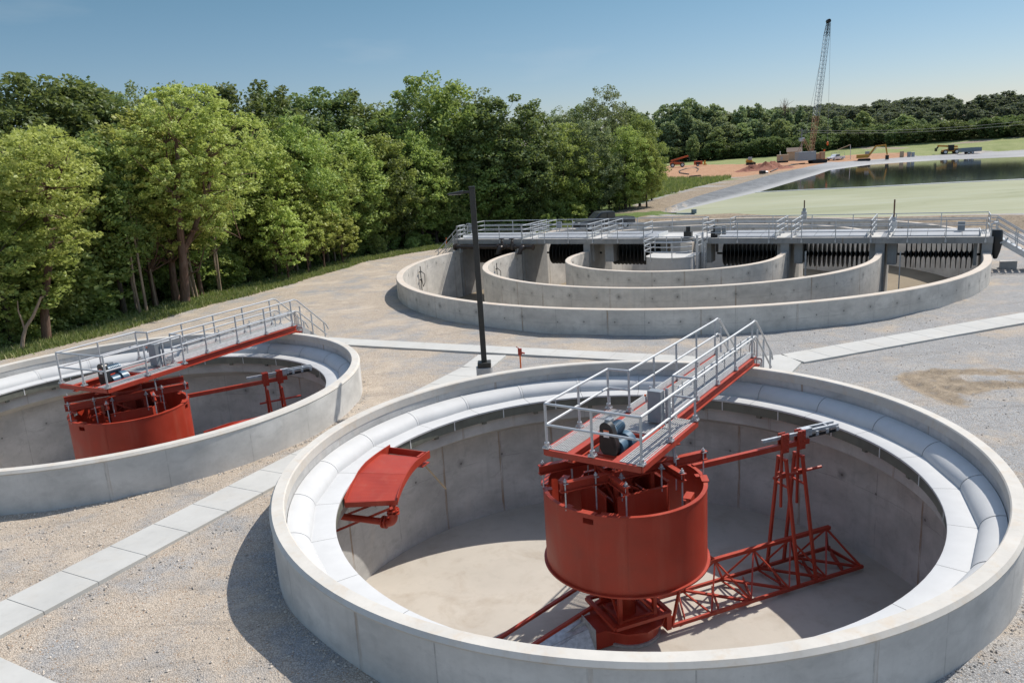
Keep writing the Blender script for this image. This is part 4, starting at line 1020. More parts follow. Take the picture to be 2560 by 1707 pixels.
# rails on the deck
def deck_rails():
    t = thing('deck_handrail', 'grey three bar handrail all round the ditch deck', 'handrail', (OC[0], OC[1], 0), OA)
    H = [1.03+1.18, 1.03+.80, 1.03+.42]
    def run(pts, step=2.25, base=.75, hs=H, bend=False):
        for z in hs: MB().tube([(x,y,z) for x,y in pts], .036, 6).build('rail', M['alu'], t, True)
        for (xa,ya),(xb,yb) in zip(pts[:-1], pts[1:]):
            L = math.hypot(xb-xa, yb-ya); k = max(1, int(round(L/step)))
            for i in range(k+1):
                x, y = xa+(xb-xa)*i/k, ya+(yb-ya)*i/k
                MB().tube([(x,y,base),(x,y,hs[0])], .034, 6).box((x,y+.0,base+.02), (.12,.06,.2)).build('post', M['alu'], t)
    run([(-20.6,2.0),(-2.9,2.0)]); run([(2.2,2.0),(20.6,2.0)])
    run([(-20.6,6.99),(1.0,6.99)], 2.9); run([(3.2,6.99),(20.9,6.99)], 2.9)
    run([(-20.6,2.0),(-20.6,3.4)], 1.4); run([(-20.6,5.2),(-20.6,6.99)], 1.8); run([(20.9,4.8),(20.9,6.99)], 2.)
    for x in (-13.9,-12.9,-7.8,-6.5,7.3,8.4,13.7,14.8): run([(x,2.0),(x,6.9)], 1.65, 1.02)
    run([(1.0,6.99),(1.0,5.2)], 1.8, 1.02); run([(3.2,6.99),(3.2,5.2)], 1.8, 1.02); run([(-2.9,2.0),(-2.9,4.2)], 2.2, 1.02); run([(2.2,2.0),(2.2,4.2)], 2.2, 1.02)
    return t
deck_rails()
def weir_rails():
    t = thing('weir_handrail', 'curved grey handrail round the small weir platform', 'handrail', (OC[0], OC[1], 0), OA)
    arc = [(1.95*math.cos(a), -.45+1.3*math.sin(a)) for a in np.linspace(math.pi, 2*math.pi-.35, 22)]
    pts = [(-1.95,2.0)]+arc
    for z in (1.15,.80,.42): MB().tube([(x,y,z) for x,y in pts], .042, 6).build('rail', M['alu'], t, True)
    for i in (1,7,14): MB().tube([(arc[i][0],arc[i][1],-.35),(arc[i][0],arc[i][1],1.15)], .04, 6).build('post', M['alu'], t)
    for x in (-1.95,-1.0,.2,1.2): MB().tube([(x,1.95,0),(x,1.95,1.2)], .045, 6).build('post', M['alu'], t)
    for z in (1.15,.75): MB().tube([(-1.95,1.97,z),(1.2,1.97,z)], .036, 6).build('rail', M['alu'], t)
    for x, y in ((1.95,.1),(1.95,1.6)):
        MB().bb(x-.07,x+.07,y-.07,y+.07,-3.6,1.5).build('post', M['alu'], t)
    for z in (1.4,1.05,.7): MB().tube([(1.95,.1,z),(1.95,1.6,z)], .036, 6).build('rail', M['alu'], t)
    return t
weir_rails()
lt = thing('wall_ladder', 'grey ladder climbing from the ditch floor beside the weir box', 'ladder', oxl(2.25,1.0,-4), OA)
for y in (0,.45): MB().bb(-.04,.04,y-.03,y+.03,0,4.9).build('stringer', M['alu'], lt)
for i in range(13): MB().tube([(0,0,.25+.35*i),(0,.45,.25+.35*i)], .03, 6).build('rung', M['alu'], lt)
for u_ in (9.35,15.6):
    l2 = thing('wall_ladder', 'grey ladder hanging under the deck by the '+('middle' if u_ < 10 else 'outer')+' ring pier', 'ladder', oxl(u_,2.3,-3.6), OA)
    for y in (0,.4): MB().bb(-.03,.03,y-.03,y+.03,0,3.6).build('stringer', M['alu'], l2)
    for i in range(9): MB().tube([(0,0,.25+.38*i),(0,.4,.25+.38*i)], .03, 6).build('rung', M['alu'], l2)

# disc rotors
def rotor(label, u0, u1, nd, rad=.97):
    t = thing('disc_rotor', label, 'rotor', oxl(u0, 4.1, -.40), OA, 'black disc rotors under the deck')
    MB().tube([(-.5,0,0),(u1-u0+.5,0,0)], .085, 12).build('shaft', M['black'], t, True)
    d0 = None
    for i in range(nd):
        x = (u1-u0)*(i+.5)/nd
        if d0 is None:
            mb = MB(); mb.lathe([(.09,-.15),(.16,-.14),(.24,-.06),(.45,-.035),(rad,-.022),(rad,.022),(.45,.035),(.24,.06),(.16,.14),(.09,.15)], 40)
            mb.v = [(p[2],p[0],p[1]) for p in mb.v]; d0 = mb.build('disc', M['disc'], t, True); d0.location = (x,0,0)
        else:
            d = d0.copy(); COL.objects.link(d); d.parent = t; d.location = (x,0,0)
    return t
rotor('black disc rotor in the far right bay, discs seen edge on', 15.75, 20.1, 14)
rotor('black disc rotor in the right middle bay of the ditch', 9.0, 13.5, 14)
rotor('black disc rotor just right of the weir box', 2.95, 7.25, 14)
rotor('black disc rotor just left of the weir box', -6.3, -1.7, 14)
rotor('black disc rotor in the left middle bay of the ditch', -12.1, -7.9, 13)
rotor('black disc rotor in the far left bay behind the light pole', -19.6, -14.9, 14)
for i, (u_, v_, lab) in enumerate(((20.9,2.6,'dark hooded gear motor hanging at the right end of the deck'),(.55,2.6,'dark gear motor standing behind the weir platform'),(2.6,2.9,'dark gear motor at the gap in the deck right of the weir platform'))):
    t = thing('rotor_motor', lab, 'gear motor', oxl(u_+(.35 if i == 0 else 0), v_, .9 if i else -.1), OA)
    if i == 0:
        MB().lathe([(0,1.55),(.28,1.55),(.34,1.45),(.36,.7),(.26,.1),(.12,-.35),(0,-.4)], 14).build('hood', M['disc'], t, True)
        MB().tube([(.2,-.3,.7),(.5,-.35,.8),(.62,-.3,1.05)], .05, 8).build('cable', M['steel_grey'], t)
        MB().tube([(-.35,-.35,-1.2),(-.35,-.35,1.9),(-.2,-.3,2.05),(0,-.2,2.05)], .05, 8).build('conduit', M['alu2'], t)
    else:
        MB().bb(-.3,.3,-.25,.25,.12,.62).bb(-.36,.36,-.3,.3,0,.12).build('housing', M['disc'], t, bevel=.03)
        MB().tube([(0,0,.6),(0,0,1.0)], .17, 12).build('motor', M['disc'], t, True)
        MB().bb(.1,.3,-.3,-.2,-1.0,.1).build('drop_leg', M['disc'], t)
for i, (u_, v_, z_, lab) in enumerate(((-20.5,4.3,1.6,'small grey box on the left end rails of the deck'),(3.0,2.2,1.3,'pair of grey boxes on the deck rail right of the weir platform'),(19.2,4.2,1.25,'grey box on a stand near the right end of the deck'),(-12.3,6.2,1.5,'grey switch box on the far deck rail left of centre'))):
    t = thing('junction_box', lab, 'electrical box', oxl(u_, v_, z_), OA)
    MB().bb(-.22,.22,-.1,.1,0,.6).build('enclosure', M['steel_box'], t, bevel=.015); MB().bb(-.03,.03,.02,.08,-.5,0).build('stand', M['galv'], t)
    if i == 1: MB().bb(.3,.6,-.1,.1,0,.65).build('enclosure', M['steel_box'], t, bevel=.015)
for k, (px, py, top, lab) in enumerate(((2010.,550.,501.,'thin rusty gate stem standing on the deck, left one'),(2233.,578.,499.,'thin rusty gate stem near the right end of the deck'))):
    p = at(px, py, 1.03); o_, d_ = ray(px, top); h = CAM_H + d_[2]*(math.hypot(p[0], p[1])/math.hypot(d_[0], d_[1])) - 1.03
    t = thing('gate_stem', lab, 'valve stem', (p[0], p[1], 1.03), OA)
    MB().tube([(0,0,.6),(0,0,h)], .055, 8).build('stem', M['rusty'], t); MB().bb(-.22,.22,-.16,.16,0,.75).build('pedestal', M['alu2'], t, bevel=.02); MB().tube([(0,0,.75),(0,0,1.02)], .15, 10).build('actuator', M['steel_grey'], t)
# end stairs
def stair(label, loc, rot, rise, run, wid=1.5):
    t = thing('deck_stairs', label, 'stairs', loc, rot, 'stairs up to the deck')
    for y in (0, wid):
        MB().beam((0,y,-.15),(run,y,-rise-.15),.06,.34).build('stringer', M['alu2'], t)
        for z in (1.15,.75,.38): MB().tube([(-.2,y,z),(.15,y,z),(run,y,z-rise),(run+.2,y,z-rise-.1)], .038, 6).build('rail', M['alu'], t, True)
        for f in (.05,.35,.65,.95): MB().tube([(run*f,y,-rise*f-.1),(run*f,y,1.13-rise*f)], .036, 6).build('post', M['alu'], t)
    n = int(rise/.2)
    for i in range(n): f = (i+.7)/n; MB().bb(run*f-.14,run*f+.14,.03,wid-.03,-rise*f-.02,-rise*f+.02).build('tread', M['alu2'], t)
    return t
stair('wide grey stairs dropping from the right end of the deck', oxl(21.1,3.2,1.03), OA, 2.5, 3.9, 1.6)
stair('narrow stairs with rails off the left end of the deck', oxl(-21.1,4.9,1.03), OA+math.pi, 2.4, 2.9, 1.3)
# brown pipe manifold
t = thing('valve_manifold', 'dark brown pipe with two handwheel valves under the left deck edge', 'pipework', oxl(-20.6,1.45,.42), OA)
MB().tube([(0,0,0),(8.0,0,0)], .165, 16).build('pipe', M['ductile'], t, True)
for x, r_ in ((0.02,.3),(.12,.3),(6.9,.27),(7.05,.27),(7.95,.27),(5.4,.26),(4.5,.26)): MB().tube([(x,0,0),(x+.06,0,0)], r_, 16).build('pipe_flange', M['ductile'], t)
for x in (4.95,5.95):
    v = MB(); v.lathe([(.0,-.26),(.2,-.2),(.24,0),(.2,.2),(.12,.34),(.12,.5),(.05,.55),(.05,.72),(0,.72)], 16, c=(x,0)); o = v.build('gate_valve', M['ductile'], t, True)
    ring_ = [(x+.24*math.cos(a), .24*math.sin(a), .72) for a in np.linspace(0, 2*math.pi, 17)]
    h = MB(); h.tube(ring_, .02, 6); h.tube([(x-.24,0,.72),(x+.24,0,.72)], .016, 6); h.tube([(x,-.24,.72),(x,.24,.72)], .016, 6); h.build('handwheel', M['ductile'], o)
for x in (4.95,7.1):
    MB().tube([(x,-.1,0),(x-.02,-.35,-.05),(x-.1,-.45,-.2),(x-.2,-.5,-.5)], [.2,.2,.19,.19], 14).tube([(x-.2,-.5,-.5),(x-.2,-.5,-.54)], .27, 14).build('elbow', M['ductile'], t, True)
for x in (.7,6.6): MB().beam((x,.25,-.3),(x,-.22,-.3),.05,.4).build('saddle', M['alu'], t)
# conduits and loops on the ring walls
for R_, a_, lab in ((OR_[0]-.46,196,'black wall conduit with hanging loops inside the outer ring'),(OR_[1]-.42,194,'black wall conduit with hanging loops inside the middle ring'),(OR_[2]-.40,196,'black wall conduit with hanging loops inside the inner ring')):
    a = R(a_); p = oxl(R_*math.cos(a)*.995, R_*math.sin(a), 0); t = thing('wall_conduit', lab, 'conduit', p, OA+a)
    MB().tube([(-.08,0,-.25),(-.08,0,-3.8)], .035, 6).build('pipe', M['black'], t)
    for z in (-.7,-1.35): MB().tube([(-.08,.25,z),(-.08,-.15,z)], .05, 6).build('clamp', M['black'], t)
    MB().tube([(-.1,-.1,-.7),(-.25,-.5,-1.0),(-.2,-.55,-1.7),(-.1,-.35,-2.0),(-.1,-.1,-1.4)], .03, 6).build('loop', M['black'], t, True)

# ================================================================== light pole, hydrant, stakes
pb = at(1208., 936., -.52)
t = thing('light_pole', 'dark bronze square lamp pole on a round concrete footing between the tanks', 'lamp post', (-1.23, 32.1, 0))
MB().tube([(0,0,-1.8),(0,0,-.52)], .36, 28).build('footing', M['plinth'], t, True); MB().bb(-.28,.28,-.28,.28,-.52,-.30).build('base_cover', M['bronze'], t, bevel=.02)
MB().bb(-.115,.115,-.115,.115,-.30,6.95).build('pole', M['bronze'], t, bevel=.015); MB().bb(-.13,.13,-.13,.13,6.95,7.0).build('cap', M['bronze'], t)
MB().bb(-.42,-.115,-.05,.05,6.74,6.84).build('arm', M['bronze'], t)
MB().add([(-.36,-.2,6.72),(-.36,.2,6.72),(-1.0,.17,6.72),(-1.0,-.17,6.72),(-.36,-.2,6.86),(-.36,.2,6.86),(-1.0,.17,6.77),(-1.0,-.17,6.77)], [(0,1,2,3),(7,6,5,4),(0,4,5,1),(1,5,6,2),(2,6,7,3),(3,7,4,0)]).build('lamp_head', M['bronze'], t, bevel=.02)
MB().bb(-.95,-.45,-.13,.13,6.705,6.718).build('lens', M['seam'], t)
hp = at(1302., 919., -1.35)
t = thing('yard_hydrant', 'small red yard hydrant standing in gravel behind the foreground tank', 'hydrant', (hp[0], hp[1], gz(hp[0], hp[1])))
MB().tube([(0,0,-.1),(0,0,.78)], .035, 8).build('pipe', M['hi_vis'], t); MB().bb(-.09,.09,-.06,.06,.62,.92).tube([(0,0,.75),(.22,0,.68)], .04, 8).build('head', M['red'], t); MB().beam((0,0,.9),(-.16,0,1.02),.04,.03).build('lever', M['red'], t)
sp = at(1117., 618., -1.4); t = thing('marker_stake', 'orange survey stake at the gravel edge left of the ditch', 'stake', (sp[0], sp[1], gz(sp[0], sp[1]))); MB().tube([(0,0,-.1),(0,0,1.0)], .05, 6).build('shaft', M['hi_vis'], t)
for k, (px, py) in enumerate(((1745,755),(1795,755),(1808,754),(1824,757))):
    pass
# concrete block by the right end of the ditch
p = at(2520., 664., -1.2); t = thing('concrete_block', 'low concrete pad at the foot of the ditch wall on the right', 'block', (p[0], p[1], gz(p[0], p[1])), OA); MB().bb(-.5,.5,-.3,.3,-.2,.5).build('block', M['plinth'], t, bevel=.02)

# ================================================================== vehicles, plant and huts by the pond
def wheel(par, x, y, r_=.4, wd=.26):
    o = MB().tube([(x,y-wd/2,r_),(x,y+wd/2,r_)], r_, 20).build('wheel', M['tyre'], par, True)
    s = -1 if y < 0 else 1
    MB().tube([(x,y+s*wd*.5,r_),(x,y+s*(wd*.5+.015),r_)], r_*.6, 14).build('rim', M['seam'], o, True)
def body(name, prof, y0, y1, mat, par, inset=0., bevel=.04):
    "side outline in x,z swept across y"
    k = len(prof); V = [(x, y0+(inset if z > 1.1 else 0), z) for x, z in prof]+[(x, y1-(inset if z > 1.1 else 0), z) for x, z in prof]
    return MB().add(V, [tuple(range(k)), tuple(reversed(range(k,2*k)))]+[(i,k+i,k+(i+1) % k,(i+1) % k) for i in range(k)]).build(name, mat, par, bevel=bevel)
def pickup(label, loc, rot, paint, rack=False, group=None):
    t = thing('pickup_truck', label, 'pickup truck', loc, rot, group)
    L = 3.35
    body('body', [(-L,.5),(-L,1.12),(-L+.15,1.2),(-1.0,1.2),(.0,1.22),(1.3,1.25),(3.0,1.13),(3.3,1.0),(3.38,.62),(3.3,.45),(2.8,.42),(-3.0,.42)], -1.08, 1.08, paint, t, bevel=.06)
    body('cab', [(-1.05,1.18),(-.95,1.9),(-.75,1.98),(.55,1.99),(.85,1.9),(1.65,1.24)], -1.0, 1.0, paint, t, .12, .05)
    MB().bb(-3.25,-1.15,-.92,.92,.9,1.205).build('bed', M['disc'], t)
    gl = MB(); gl.plate([(.88,-.80,1.86),(1.55,-.92,1.30),(1.55,.92,1.30),(.88,.80,1.86)], .015); gl.build('windscreen', M['glass'], t)
    for s in (1,-1):
        w_ = MB(); yy = s*.93; w_.add([(-.85,yy,1.3),(-.80,s*.90,1.82),(.0,s*.90,1.84),(.0,yy,1.3)], [(0,1,2,3)]); w_.add([(.08,yy,1.3),(.08,s*.90,1.84),(.7,s*.90,1.82),(1.25,yy,1.3)], [(0,1,2,3)])
        w_.v = [(x, y+s*.075, z) for x, y, z in w_.v]; w_.build('side_window', M['glass'], t)
        for x in (2.2,-2.1): wheel(t, x, s*.98)
        MB().bb(3.28,3.40,s*.72-.2,s*.72+.2,.86,1.04).build('headlight', M['seam'], t); MB().bb(-3.38,-3.33,s*.9-.12,s*.9+.12,.8,1.12).build('tail_light', M['red'], t)
        MB().bb(1.05,1.2,s*1.1-.1,s*1.1+.1,1.25,1.42).build('mirror', M['disc'], t)
    MB().bb(3.3,3.46,-1.05,1.05,.45,.66).build('bumper', M['disc'], t); MB().bb(-3.45,-3.33,-1.05,1.05,.48,.66).build('bumper', M['seam'], t)
    if rack:
        r_ = MB()
        for x in (-3.2,1.0):
            for y in (-.95,.95): r_.beam((x,y,1.1),(x,y,2.5),.06,.06,(1,0,0))
            r_.beam((x,-.95,2.5),(x,.95,2.5),.06,.06)
        for y in (-.95,.95): r_.beam((-3.2,y,2.5),(1.0,y,2.5),.06,.06)
        r_.build('ladder_rack', M['steel_grey'], t)
    return t
a_, b_ = at(1437,580,-.45), at(1582,566,-.45); c_ = (a_+b_)/2; ang = math.atan2(a_[1]-b_[1], a_[0]-b_[0])
pickup('dark grey pickup truck parked behind the deck rails', (c_[0], c_[1], gz(c_[0], c_[1])), ang, M['carbody'])
def onfar(px, py, zg=.2):
    p = at(px, py, zg)
    for _ in range(4): p = at(px, py, gz(p[0], p[1]))
    return (p[0], p[1], gz(p[0], p[1]))
pickup('white pickup truck with pipe rack beyond the pond', onfar(2089, 402), R(-150), M['whitebody'], True)
def tracks(t, L, W, h=.85):
    for s in (1,-1):
        prof = [(-L/2,h*.5),(-L/2+.25,h),(L/2-.25,h),(L/2,h*.5),(L/2-.3,0),(-L/2+.3,0)]
        body('crawler_track', prof, s*W/2-.3, s*W/2+.3, M['tyre'], t, 0, .03)
def lattice(mb, a, b, w0, w1, n, r_=.07):
    a, b = Vector(a), Vector(b); d = (b-a).normalized(); sx = d.cross(Vector((0,0,1))).normalized(); sz = sx.cross(d)
    def c(f, i):
        w_ = (w0+(w1-w0)*f)/2; return a+(b-a)*f + sx*w_*(1 if i in (0,3) else -1) + sz*w_*(1 if i < 2 else -1)
    for i in range(4): mb.beam(c(0,i), c(1,i), r_*2, r_*2)
    for k in range(n):
        f0, f1 = k/n, (k+1)/n
        for i in range(4):
            j = (i+1) % 4; mb.beam(c(f0,i), c(f1,j), r_, r_); mb.beam(c(f1,i), c(f1,j), r_, r_)
# crawler crane: boom head at photo pixel (2071, 57)
cp = onfar(2044, 408); D = math.hypot(cp[0], cp[1]); tipw = at_dist(2071, 57, D+2); 
t = thing('crawler_crane', 'tall lattice boom crawler crane standing beyond the pond', 'crane', cp, 0)
loc_ = lambda p: (p[0]-cp[0], p[1]-cp[1], p[2]-cp[2])
tracks(t, 4.6, 3.6, 1.1)
MB().bb(-6.6,-1.2,-1.7,1.7,1.0,3.7).build('counterweight_house', M['steel_grey'], t, bevel=.06); MB().bb(-1.1,1.2,-1.5,1.5,1.2,3.0).bb(.2,1.6,-1.8,-.6,1.2,3.4).build('cab_house', M['boom_orange'], t, bevel=.05)
tip = Vector(loc_(tipw)); foot = Vector((-2.2,0,2.6)); j1 = foot+(tip-foot)*.30; j2 = foot+(tip-foot)*.90
m1 = MB(); lattice(m1, foot, j1, .9, 1.4, 9, .05); m1.build('lower_boom', M['boom_orange'], t)
m1 = MB(); lattice(m1, j1, j2, 1.4, 1.2, 20, .045); m1.build('upper_boom', M['steel_grey'], t)
m1 = MB(); lattice(m1, j2, tip, 1.2, .7, 4, .07); m1.tube([tip+Vector((0,-.6,.4)), tip+Vector((0,.6,.4))], .6, 12); m1.build('boom_head', M['disc'], t)
g = MB(); g.beam((-2.5,-1,3.5),(-4.4,-.5,7.6),.13,.13,(0,1,0)); g.beam((-2.5,1,3.5),(-4.4,.5,7.6),.13,.13,(0,1,0)); g.beam((-6,-1,3.8),(-4.4,-.5,7.6),.13,.13,(0,1,0)); g.beam((-6,1,3.8),(-4.4,.5,7.6),.13,.13,(0,1,0))
for z in (5.,6.3): g.beam((-3.3-.14*z,-.7,z),(-3.3-.14*z,.7,z),.12,.12)
g.build('gantry', M['boom_orange'], t)
MB().tube([(-4.4,0,7.6), tuple(tip)], .035, 4).tube([tuple(tip+Vector((.7,0,-.2))), (tip.x+.9, tip.y, 6.0)], .04, 4).build('cable', M['cable'], t)
MB().lathe([(0,.6),(.3,.4),(.3,-.4),(0,-.7)], 10, c=(tip.x+.9, tip.y)).build('hook_block', M['hi_vis'], t).location = (0,0,5.8)
# excavator
ep = onfar(2160, 403); t = thing('excavator', 'small tan excavator with bent boom on the far pond bank', 'excavator', ep, R(-25))
tracks(t, 3.8, 2.4, .8); MB().bb(-2.2,1.2,-1.25,1.25,1.0,2.1).build('house', M['yellow'], t, bevel=.08); MB().bb(.2,1.5,.1,1.2,1.1,2.95).build('cab', M['steel_grey'], t, bevel=.06); MB().bb(1.45,1.52,.2,1.1,1.7,2.8).build('cab_window', M['glass'], t)
MB().beam((1.1,-.3,1.4),(3.2,-.3,4.4),.42,.5).beam((3.1,-.3,4.3),(5.9,-.3,4.6),.4,.42).build('boom', M['yellow'], t, bevel=.03); MB().beam((5.8,-.3,4.7),(6.4,-.3,1.6),.34,.4).build('stick', M['yellow'], t, bevel=.03)
MB().prism([(5.9,-.7),(6.9,-.7),(6.9,.1),(5.9,.1)], .2, 1.5).build('bucket', M['disc'], t)
MB().beam((1.8,-.3,2.0),(3.4,-.3,3.9),.14,.14).build('ram', M['galv'], t)
def telehandler(label, loc, rot, paint, up_):
    t = thing('telehandler', label, 'telehandler', loc, rot, 'telehandlers'); 
    body('chassis', [(-2.6,.8),(-2.6,1.7),(-1.0,1.9),(1.0,1.6),(2.2,1.4),(2.4,.8)], -.9, .9, paint, t)
    MB().bb(-.9,.7,.15,1.1,1.1,2.9).build('cab', M['disc'], t, bevel=.06); MB().bb(.7,.74,.25,1.0,1.7,2.75).build('cab_window', M['glass'], t)
    b = Vector((-2.3,-.3,2.2)); e = Vector((3.6,-.3,2.2+up_)); MB().beam(b, e, .5, .55).build('boom', paint, t, bevel=.03); MB().beam(e-Vector((.4,0,0)), e+Vector((.5,0,-1.2)), .4,.4).bb(e.x+.3,e.x+.6,-1.1,.6,e.z-1.7,e.z-.7).build('fork_carriage', M['disc'], t)
    for x in (-1.7,1.6):
        for y in (-1.05,1.05): wheel(t, x, y, .72, .45)
    return t
telehandler('orange telehandler with raised dark fork at the left of the red clay', onfar(1694, 419), R(-10), M['orange'], 1.4)
telehandler('yellow and black telehandler with big wheels on the far right bank', onfar(2374, 386), R(168), M['yellow'], .6)
cpz = onfar(1747, 417); t = thing('air_compressor', 'orange wheeled compressor with yellow pump on the red clay', 'compressor', cpz, R(-8))
MB().bb(-1.6,1.2,-.8,.8,.5,1.7).build('canopy', M['orange'], t, bevel=.12); MB().bb(-1.1,.5,-.81,.81,.75,1.4).build('grille', M['disc'], t); MB().tube([(2.0,0,.6),(2.0,0,1.8)], .28, 12).bb(1.5,2.6,-.4,.4,.3,.7).build('pump', M['yellow'], t)
for y in (-.8,.8): wheel(t, -.4, y, .4, .2)
MB().beam((1.2,0,.5),(2.2,0,.4),.12,.1).build('drawbar', M['disc'], t)
kp = onfar(1875, 414); t = thing('skid_steer', 'compact yellow tracked loader working on the red clay', 'loader', kp, R(-20))
tracks(t, 2.6, 1.7, .7); MB().bb(-1.3,.7,-.65,.65,.7,1.5).build('body', M['yellow'], t, bevel=.08); MB().bb(-.6,.6,-.6,.6,1.5,2.4).build('cab', M['steel_grey'], t, bevel=.05)
for y in (-.75,.75): MB().beam((-1.2,y,1.8),(1.4,y,.7),.14,.2).build('lift_arm', M['yellow'], t)
MB().beam((1.5,-.9,.4),(1.5,.9,.4),.5,.6).build('bucket', M['disc'], t)
h_ = onfar(1985, 406); t = thing('site_hut', 'small tan hut with brown pitched roof beside the crane', 'hut', h_, R(-18))
MB().bb(-2.2,2.2,-1.8,1.8,0,2.9).build('wall', M['tan_wall'], t); rf = MB(); rf.add([(-2.5,-2.1,2.85),(2.5,-2.1,2.85),(2.5,2.1,2.85),(-2.5,2.1,2.85),(-2.5,0,4.2),(2.5,0,4.2)], [(0,1,5,4),(2,3,4,5),(1,2,5),(3,0,4),(3,2,1,0)]); rf.build('roof', M['brown_roof'], t)
MB().bb(-2.22,-2.2,-.5,.5,0,2.1).build('door', M['brown_roof'], t)
h2 = onfar(1958, 407); t = thing('pump_cabinet', 'low tan cabinet with a vent pipe beside the site hut', 'cabinet', h2, R(-18)); MB().bb(-2.0,1.6,-1.2,1.2,.5,2.5).build('cabinet', M['tan_wall'], t, bevel=.05); MB().bb(-1.9,1.5,-1.1,1.1,0,.5).build('base', M['disc'], t); MB().bb(-.9,-.2,-1.22,-1.2,.9,1.9).build('vent_grille', M['steel_grey'], t); MB().tube([(-1,0,2.5),(-1,0,3.6)], .12, 8).build('vent_pipe', M['seam'], t)
tp_ = onfar(2424, 385); t = thing('trailer', 'blue grey flat trailer parked by the yellow telehandler', 'trailer', tp_, R(-6)); MB().bb(-3,3,-1.1,1.1,.7,1.0).bb(-3,3,-1.15,-1.05,1.0,1.9).bb(-3,3,1.05,1.15,1.0,1.9).bb(-3,-2.9,-1.05,1.05,1.0,1.9).build('bed', M['grey_pvc'], t)
for x in (-.7,.4):
    for y in (-1.,1.): wheel(t, x, y, .42, .22)
for k, (px, py, mt, lab, hh, ww) in enumerate(((2254,394,'tan_wall','upright tan sheet standing on the far bank',1.9,1.2),(2272,393,'steel_grey','grey bin standing on the far bank beside the tan sheet',1.6,1.1),(2234,393,'alu2','low silver pipe rack on the far bank behind the excavator',.9,3.2),(2407,401,'tan_wall','round tan culvert end poking from the far liner',1.3,.9))):
    t = thing(('sheet_panel','waste_bin','pipe_rack','culvert_pipe')[k], lab, ('panel','bin','rack','pipe')[k], onfar(px, py), R(-20))
    if k == 0: MB().bb(-ww/2,ww/2,-.12,.12,0,hh).build('sheet', M[mt], t, bevel=.02); MB().beam((0,.1,hh*.8),(0,1.0,0),.1,.1).build('prop', M['wood'], t)
    elif k == 1: MB().lathe([(0,0),(.5,0),(.62,hh),(.55,hh),(.5,hh-.1),(0,hh-.1)], 14).build('drum', M[mt], t, True); MB().bb(.7,1.6,-.4,.4,0,hh*.9).build('crate', M[mt], t, bevel=.03)
    elif k == 2:
        MB().tube([(-ww/2,0,hh),(ww/2,0,hh)], .16, 10).tube([(-ww/2,.4,hh),(ww/2,.4,hh)], .16, 10).build('pipe', M[mt], t, True); MB().beam((-1,.2,0),(-1,.2,hh-.1),.1,.6).beam((1,.2,0),(1,.2,hh-.1),.1,.6).build('trestle', M['steel_grey'], t)
    else: MB().tube([(0,-.8,.2),(0,1.5,.5)], .75, 18).build('culvert', M[mt], t, True)
for k, (px, lab) in enumerate(((2060,'orange safety barrel with light left of the white truck'),)):
    t = thing('safety_barrel', lab, 'barrel', onfar(px, 404), 0); MB().lathe([(0,0),(.45,0),(.4,1.1),(.2,1.25),(0,1.25)], 14).build('drum', M['hi_vis'], t, True); MB().tube([(0,0,1.2),(0,0,3.2)], .06, 6).build('mast', M['hi_vis'], t); MB().bb(-.25,.25,-.2,.2,3.2,3.7).build('lamp', M['hi_vis'], t)
t = thing('barrier_fence', 'short orange mesh barrier between crane and white truck', 'barrier', onfar(2046, 405), R(-20))
for x in (-1.5,0,1.5): MB().bb(x-.06,x+.06,-.06,.06,0,1.3).build('post', M['hi_vis'], t)
for z in (.35,.75,1.15): MB().bb(-1.6,1.6,.07,.1,z-.1,z+.1).build('slat', M['hi_vis'], t)
# floodlight mast with sloping boom behind the white truck
p = onfar(2126, 400); t = thing('jib_mast', 'thin pole with a sloping jib beyond the white truck', 'mast', p, 0)
q_ = at_dist(2126, 362, math.hypot(p[0], p[1])); q2 = at_dist(2092, 376, math.hypot(p[0], p[1])); MB().tube([(0,0,0), (q_[0]-p[0], q_[1]-p[1], q_[2]-p[2])], .10, 8).build('pole', M['seam'], t); MB().tube([(q_[0]-p[0], q_[1]-p[1], q_[2]-p[2]), (q2[0]-p[0], q2[1]-p[1], q2[2]-p[2])], .12, 8).build('jib', M['wood'], t)
# clay pile
pp = onfar(1912, 424); rngp = np.random.default_rng(3); mb = MB(); N = 44; V = []; F = []
for i in range(N):
    for j in range(N):
        x, y = (i/(N-1)-.5)*22, (j/(N-1)-.5)*9; rr = math.hypot(x/11, y/4.5); h = min(1, max(0, 1-rr)*1.8)*2.0*(.65+.8*mnoise.noise(Vector((x*.35, y*.35, 2))))+.6*mnoise.noise(Vector((x*1.1, y*1.1, 5)))*min(1, max(0, 1-rr)*3)
        V.append((x, y, h-.12))
F = [(i*N+j, (i+1)*N+j, (i+1)*N+j+1, i*N+j+1) for i in range(N-1) for j in range(N-1)]
mk = NT('red_clay'); k_ = mk.noise(mk.obj(), .9, 6, .7); mk.pbr(mk.mix(mk.ramp(k_,.3,.7), (.13,.04,.024), (.30,.115,.065)), .9)
o = mb.add(V, F).build('clay_heap', mk.m, None, True); o.location = pp; o.rotation_euler = (0,0,R(28)); tag(o, 'heap of dark red clay beside the berm road', 'soil heap')
